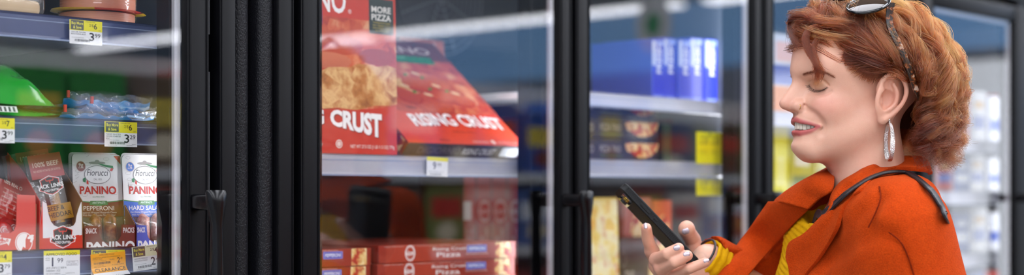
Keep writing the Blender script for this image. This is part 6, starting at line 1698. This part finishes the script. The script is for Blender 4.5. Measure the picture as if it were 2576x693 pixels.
# ---- hand
def P3(u, v, b_): return np.array(FIG(u, v, b_))
def hand_field():
    c = PC; s = SDF(c+np.array((-.060, -.118, -.125)), c+np.array((.125, .075, .040)), .00115)
    nb = PNb
    K = {}   # finger joints: knuckle, middle joint, end joint, tip
    K['index'] = [P3(1652, 668, 2.262), P3(1640, 632, 2.243), P3(1629, 602, 2.226), P3(1626, 575, 2.213)]
    K['middle'] = [P3(1668, 690, 2.262), P3(1652, 655, 2.222), P3(1680, 640, 2.182), P3(1707, 626, 2.176)]
    K['ring'] = [P3(1680, 712, 2.262), P3(1664, 676, 2.215), P3(1698, 660, 2.177), P3(1729, 644, 2.173)]
    K['little'] = [P3(1700, 730, 2.258), P3(1694, 694, 2.212), P3(1736, 676, 2.176), P3(1774, 661, 2.170)]
    rr = {'index': [.0105, .0098, .0088, .0078], 'middle': [.0108, .0104, .0094, .0082], 'ring': [.0105, .0100, .0090, .0080], 'little': [.0094, .0086, .0078, .0070]}
    W0 = WRI+np.array((-.002, 0, -.004)); W1 = P3(1742, 700, 2.262)
    # palm
    s.chain([W0+np.array((.03, .005, -.012)), W0, W1], [.026, .0255, .024], .01)
    for k, r in (('index', .0125), ('middle', .0128), ('ring', .0125), ('little', .0115)):
        s.cap(W1+(K[k][0]-K['middle'][0])*.45, K[k][0], .0160, r, .010)
    for k in K: s.chain(K[k], rr[k], .0032)
    for k in ('middle', 'ring', 'little', 'index'): s.ell(K[k][1], (.0112, .0112, .0112) if k != 'little' else (.0095,)*3, .004)
    # thumb on the far edge, bent forward over the screen side
    T = [P3(1748, 706, 2.275), P3(1752, 652, 2.292), P3(1742, 604, 2.286), P3(1727, 580, 2.266)]
    s.chain([W0*.4+W1*.6, T[0], T[1]], [.020, .0185, .0140], .010); s.chain(T[1:], [.0138, .0128, .0118], .004)
    s.ell(T[3]+np.array((.0, -.002, .002)), (.0122, .0122, .0128), .004)
    # finger creases
    for k in ('middle', 'ring', 'little'):
        for j in (1, 2):
            a = K[k][j]; 
    # the phone's solid pushes the flesh back
    def ph(X, Y, Z):
        d = [X-PC[0], Y-PC[1], Z-PC[2]]; x = sum(d[i]*PW[i] for i in range(3)); y = sum(d[i]*PL[i] for i in range(3)); z = sum(d[i]*PNb[i] for i in range(3))
        return np.maximum(np.maximum(np.abs(x)-WP-.0006, np.abs(y)-LP-.0006), np.abs(z)-TP-.0006)
    s.put(ph, PC-np.array((.1, .1, .1)), PC+np.array((.1, .1, .1)), .0015, 'd')
    return s, K, T
hs, HK, HT = hand_field(); hV, hQ = hs.mesh(); hV = relax(hV, hQ, 2, .4)
hC = np.tile(SKIN*np.array((1.0, .95, .93)), (len(hV), 1))
for k in HK:
    for j, w_ in ((1, .35), (3, .35)): hC = lay(hC, w_*g3(hV, HK[k][j], (.012, .012, .012)), lin('#c67d6e'))
hC = lay(hC, .3*g3(hV, HT[3], (.014, .014, .014)), lin('#c67d6e'))
def nail_mat():
    nt = NT('silver_lilac_nail_polish'); v = nt.add('TexVoronoi', i_Scale=3500.0); nt.set(v, 'Vector', nt.add('TexCoord').outputs['Object'])
    c = nt.ramp(v.outputs['Color'], [(.2, '#a58f9c'), (.6, '#c4b2ba'), (.9, '#f0e6ea')])
    p = pbsdf(nt, Base__Color=c, Roughness=.22, Metallic=.35, Coat__Weight=.8); return nt.surf(p.outputs[0])
M_nail = nail_mat()
def nail(u, v, ang, ln, wd):
    A = np.array(FIG(u, v, 2.05)); B = np.array(FIG(u, v, 2.40)); p = march(hs, A, B-A, 1., 2500); n = grad(hs, p)
    d = np.array((math.cos(R(ang)), 0, math.sin(R(ang)))); d -= n*(d @ n); d /= np.linalg.norm(d); w_ = np.cross(n, d); P = []
    for i in range(9):
        t = -1+2*i/8; row = []
        half = wd*(1-.0*t)*math.sqrt(max(0, 1-max(0, abs(t)-.25)**2/.57)) if abs(t) < 1 else wd*.25
        for j in range(7):
            q = -1+2*j/6; row.append(tuple(p+d*ln*t+w_*half*q+n*(.0010-.0024*q*q*(half/wd)**2-.0007*t*t)))
        P.append(row)
    b = MB(); b.grid(P); o = b.build('fingernail', M_nail, person, smooth=80); o['label'] = 'silver lilac fingernail'
    md = o.modifiers.new('t', 'SOLIDIFY'); md.thickness = .0007
for a in ((1624, 569, 100, .0050, .0034), (1702, 624, 10, .0050, .0044), (1727, 640, 10, .0050, .0045), (1777, 657, 15, .0044, .0036), (1725, 583, 200, .0058, .0052)): nail(*a)
# one body: head with neck, hand, trunk and limbs
nH, nB_ = len(headV), len(bV)
allV = np.concatenate([headV, bV, hV]); allQ = np.concatenate([headQ, bQ+nH, hQ+nH+nB_]); allC = np.concatenate([headC, np.tile(SKIN, (nB_, 1)), hC])
raw_mesh('body', allV, allQ, allC, M_skin, person)
# knitted cuff and dark bracelet at the wrist
dw = (ELR-WRI)/np.linalg.norm(ELR-WRI); s1 = np.cross(dw, (0, 0, 1)); s1 /= np.linalg.norm(s1); s2 = np.cross(s1, dw)
P = []
for i in range(15):
    t = i/14; c = WRI+dw*(-.008+.05*t); r = .0300+.0016*math.sin(t*26)+.002*math.sin(t*5)
    P.append([tuple(c+s1*r*(1+.03*math.sin(9*a))*math.cos(a)+s2*r*(1+.03*math.sin(9*a))*math.sin(a)) for a in [2*math.pi*k/36 for k in range(36)]])
b = MB(); b.grid(P, cv=True); o = b.build('sweater_cuff', M_knit, person, smooth=60); md = o.modifiers.new('t', 'SOLIDIFY'); md.thickness = .005
br_ = thing('bracelet', 'thin dark bracelet at the cuff of the hand with the phone', 'bracelet', tuple(person.matrix_basis @ Vector(WRI-dw*.013)), (0, 0, person.rotation_euler.z))
b = MB(); b.tube([tuple(s1*.0278*math.cos(a)+s2*.0278*math.sin(a)) for a in [2*math.pi*k/36 for k in range(36)]], .0018, 8, closed=True); b.build('band', M_leather, br_, smooth=60)
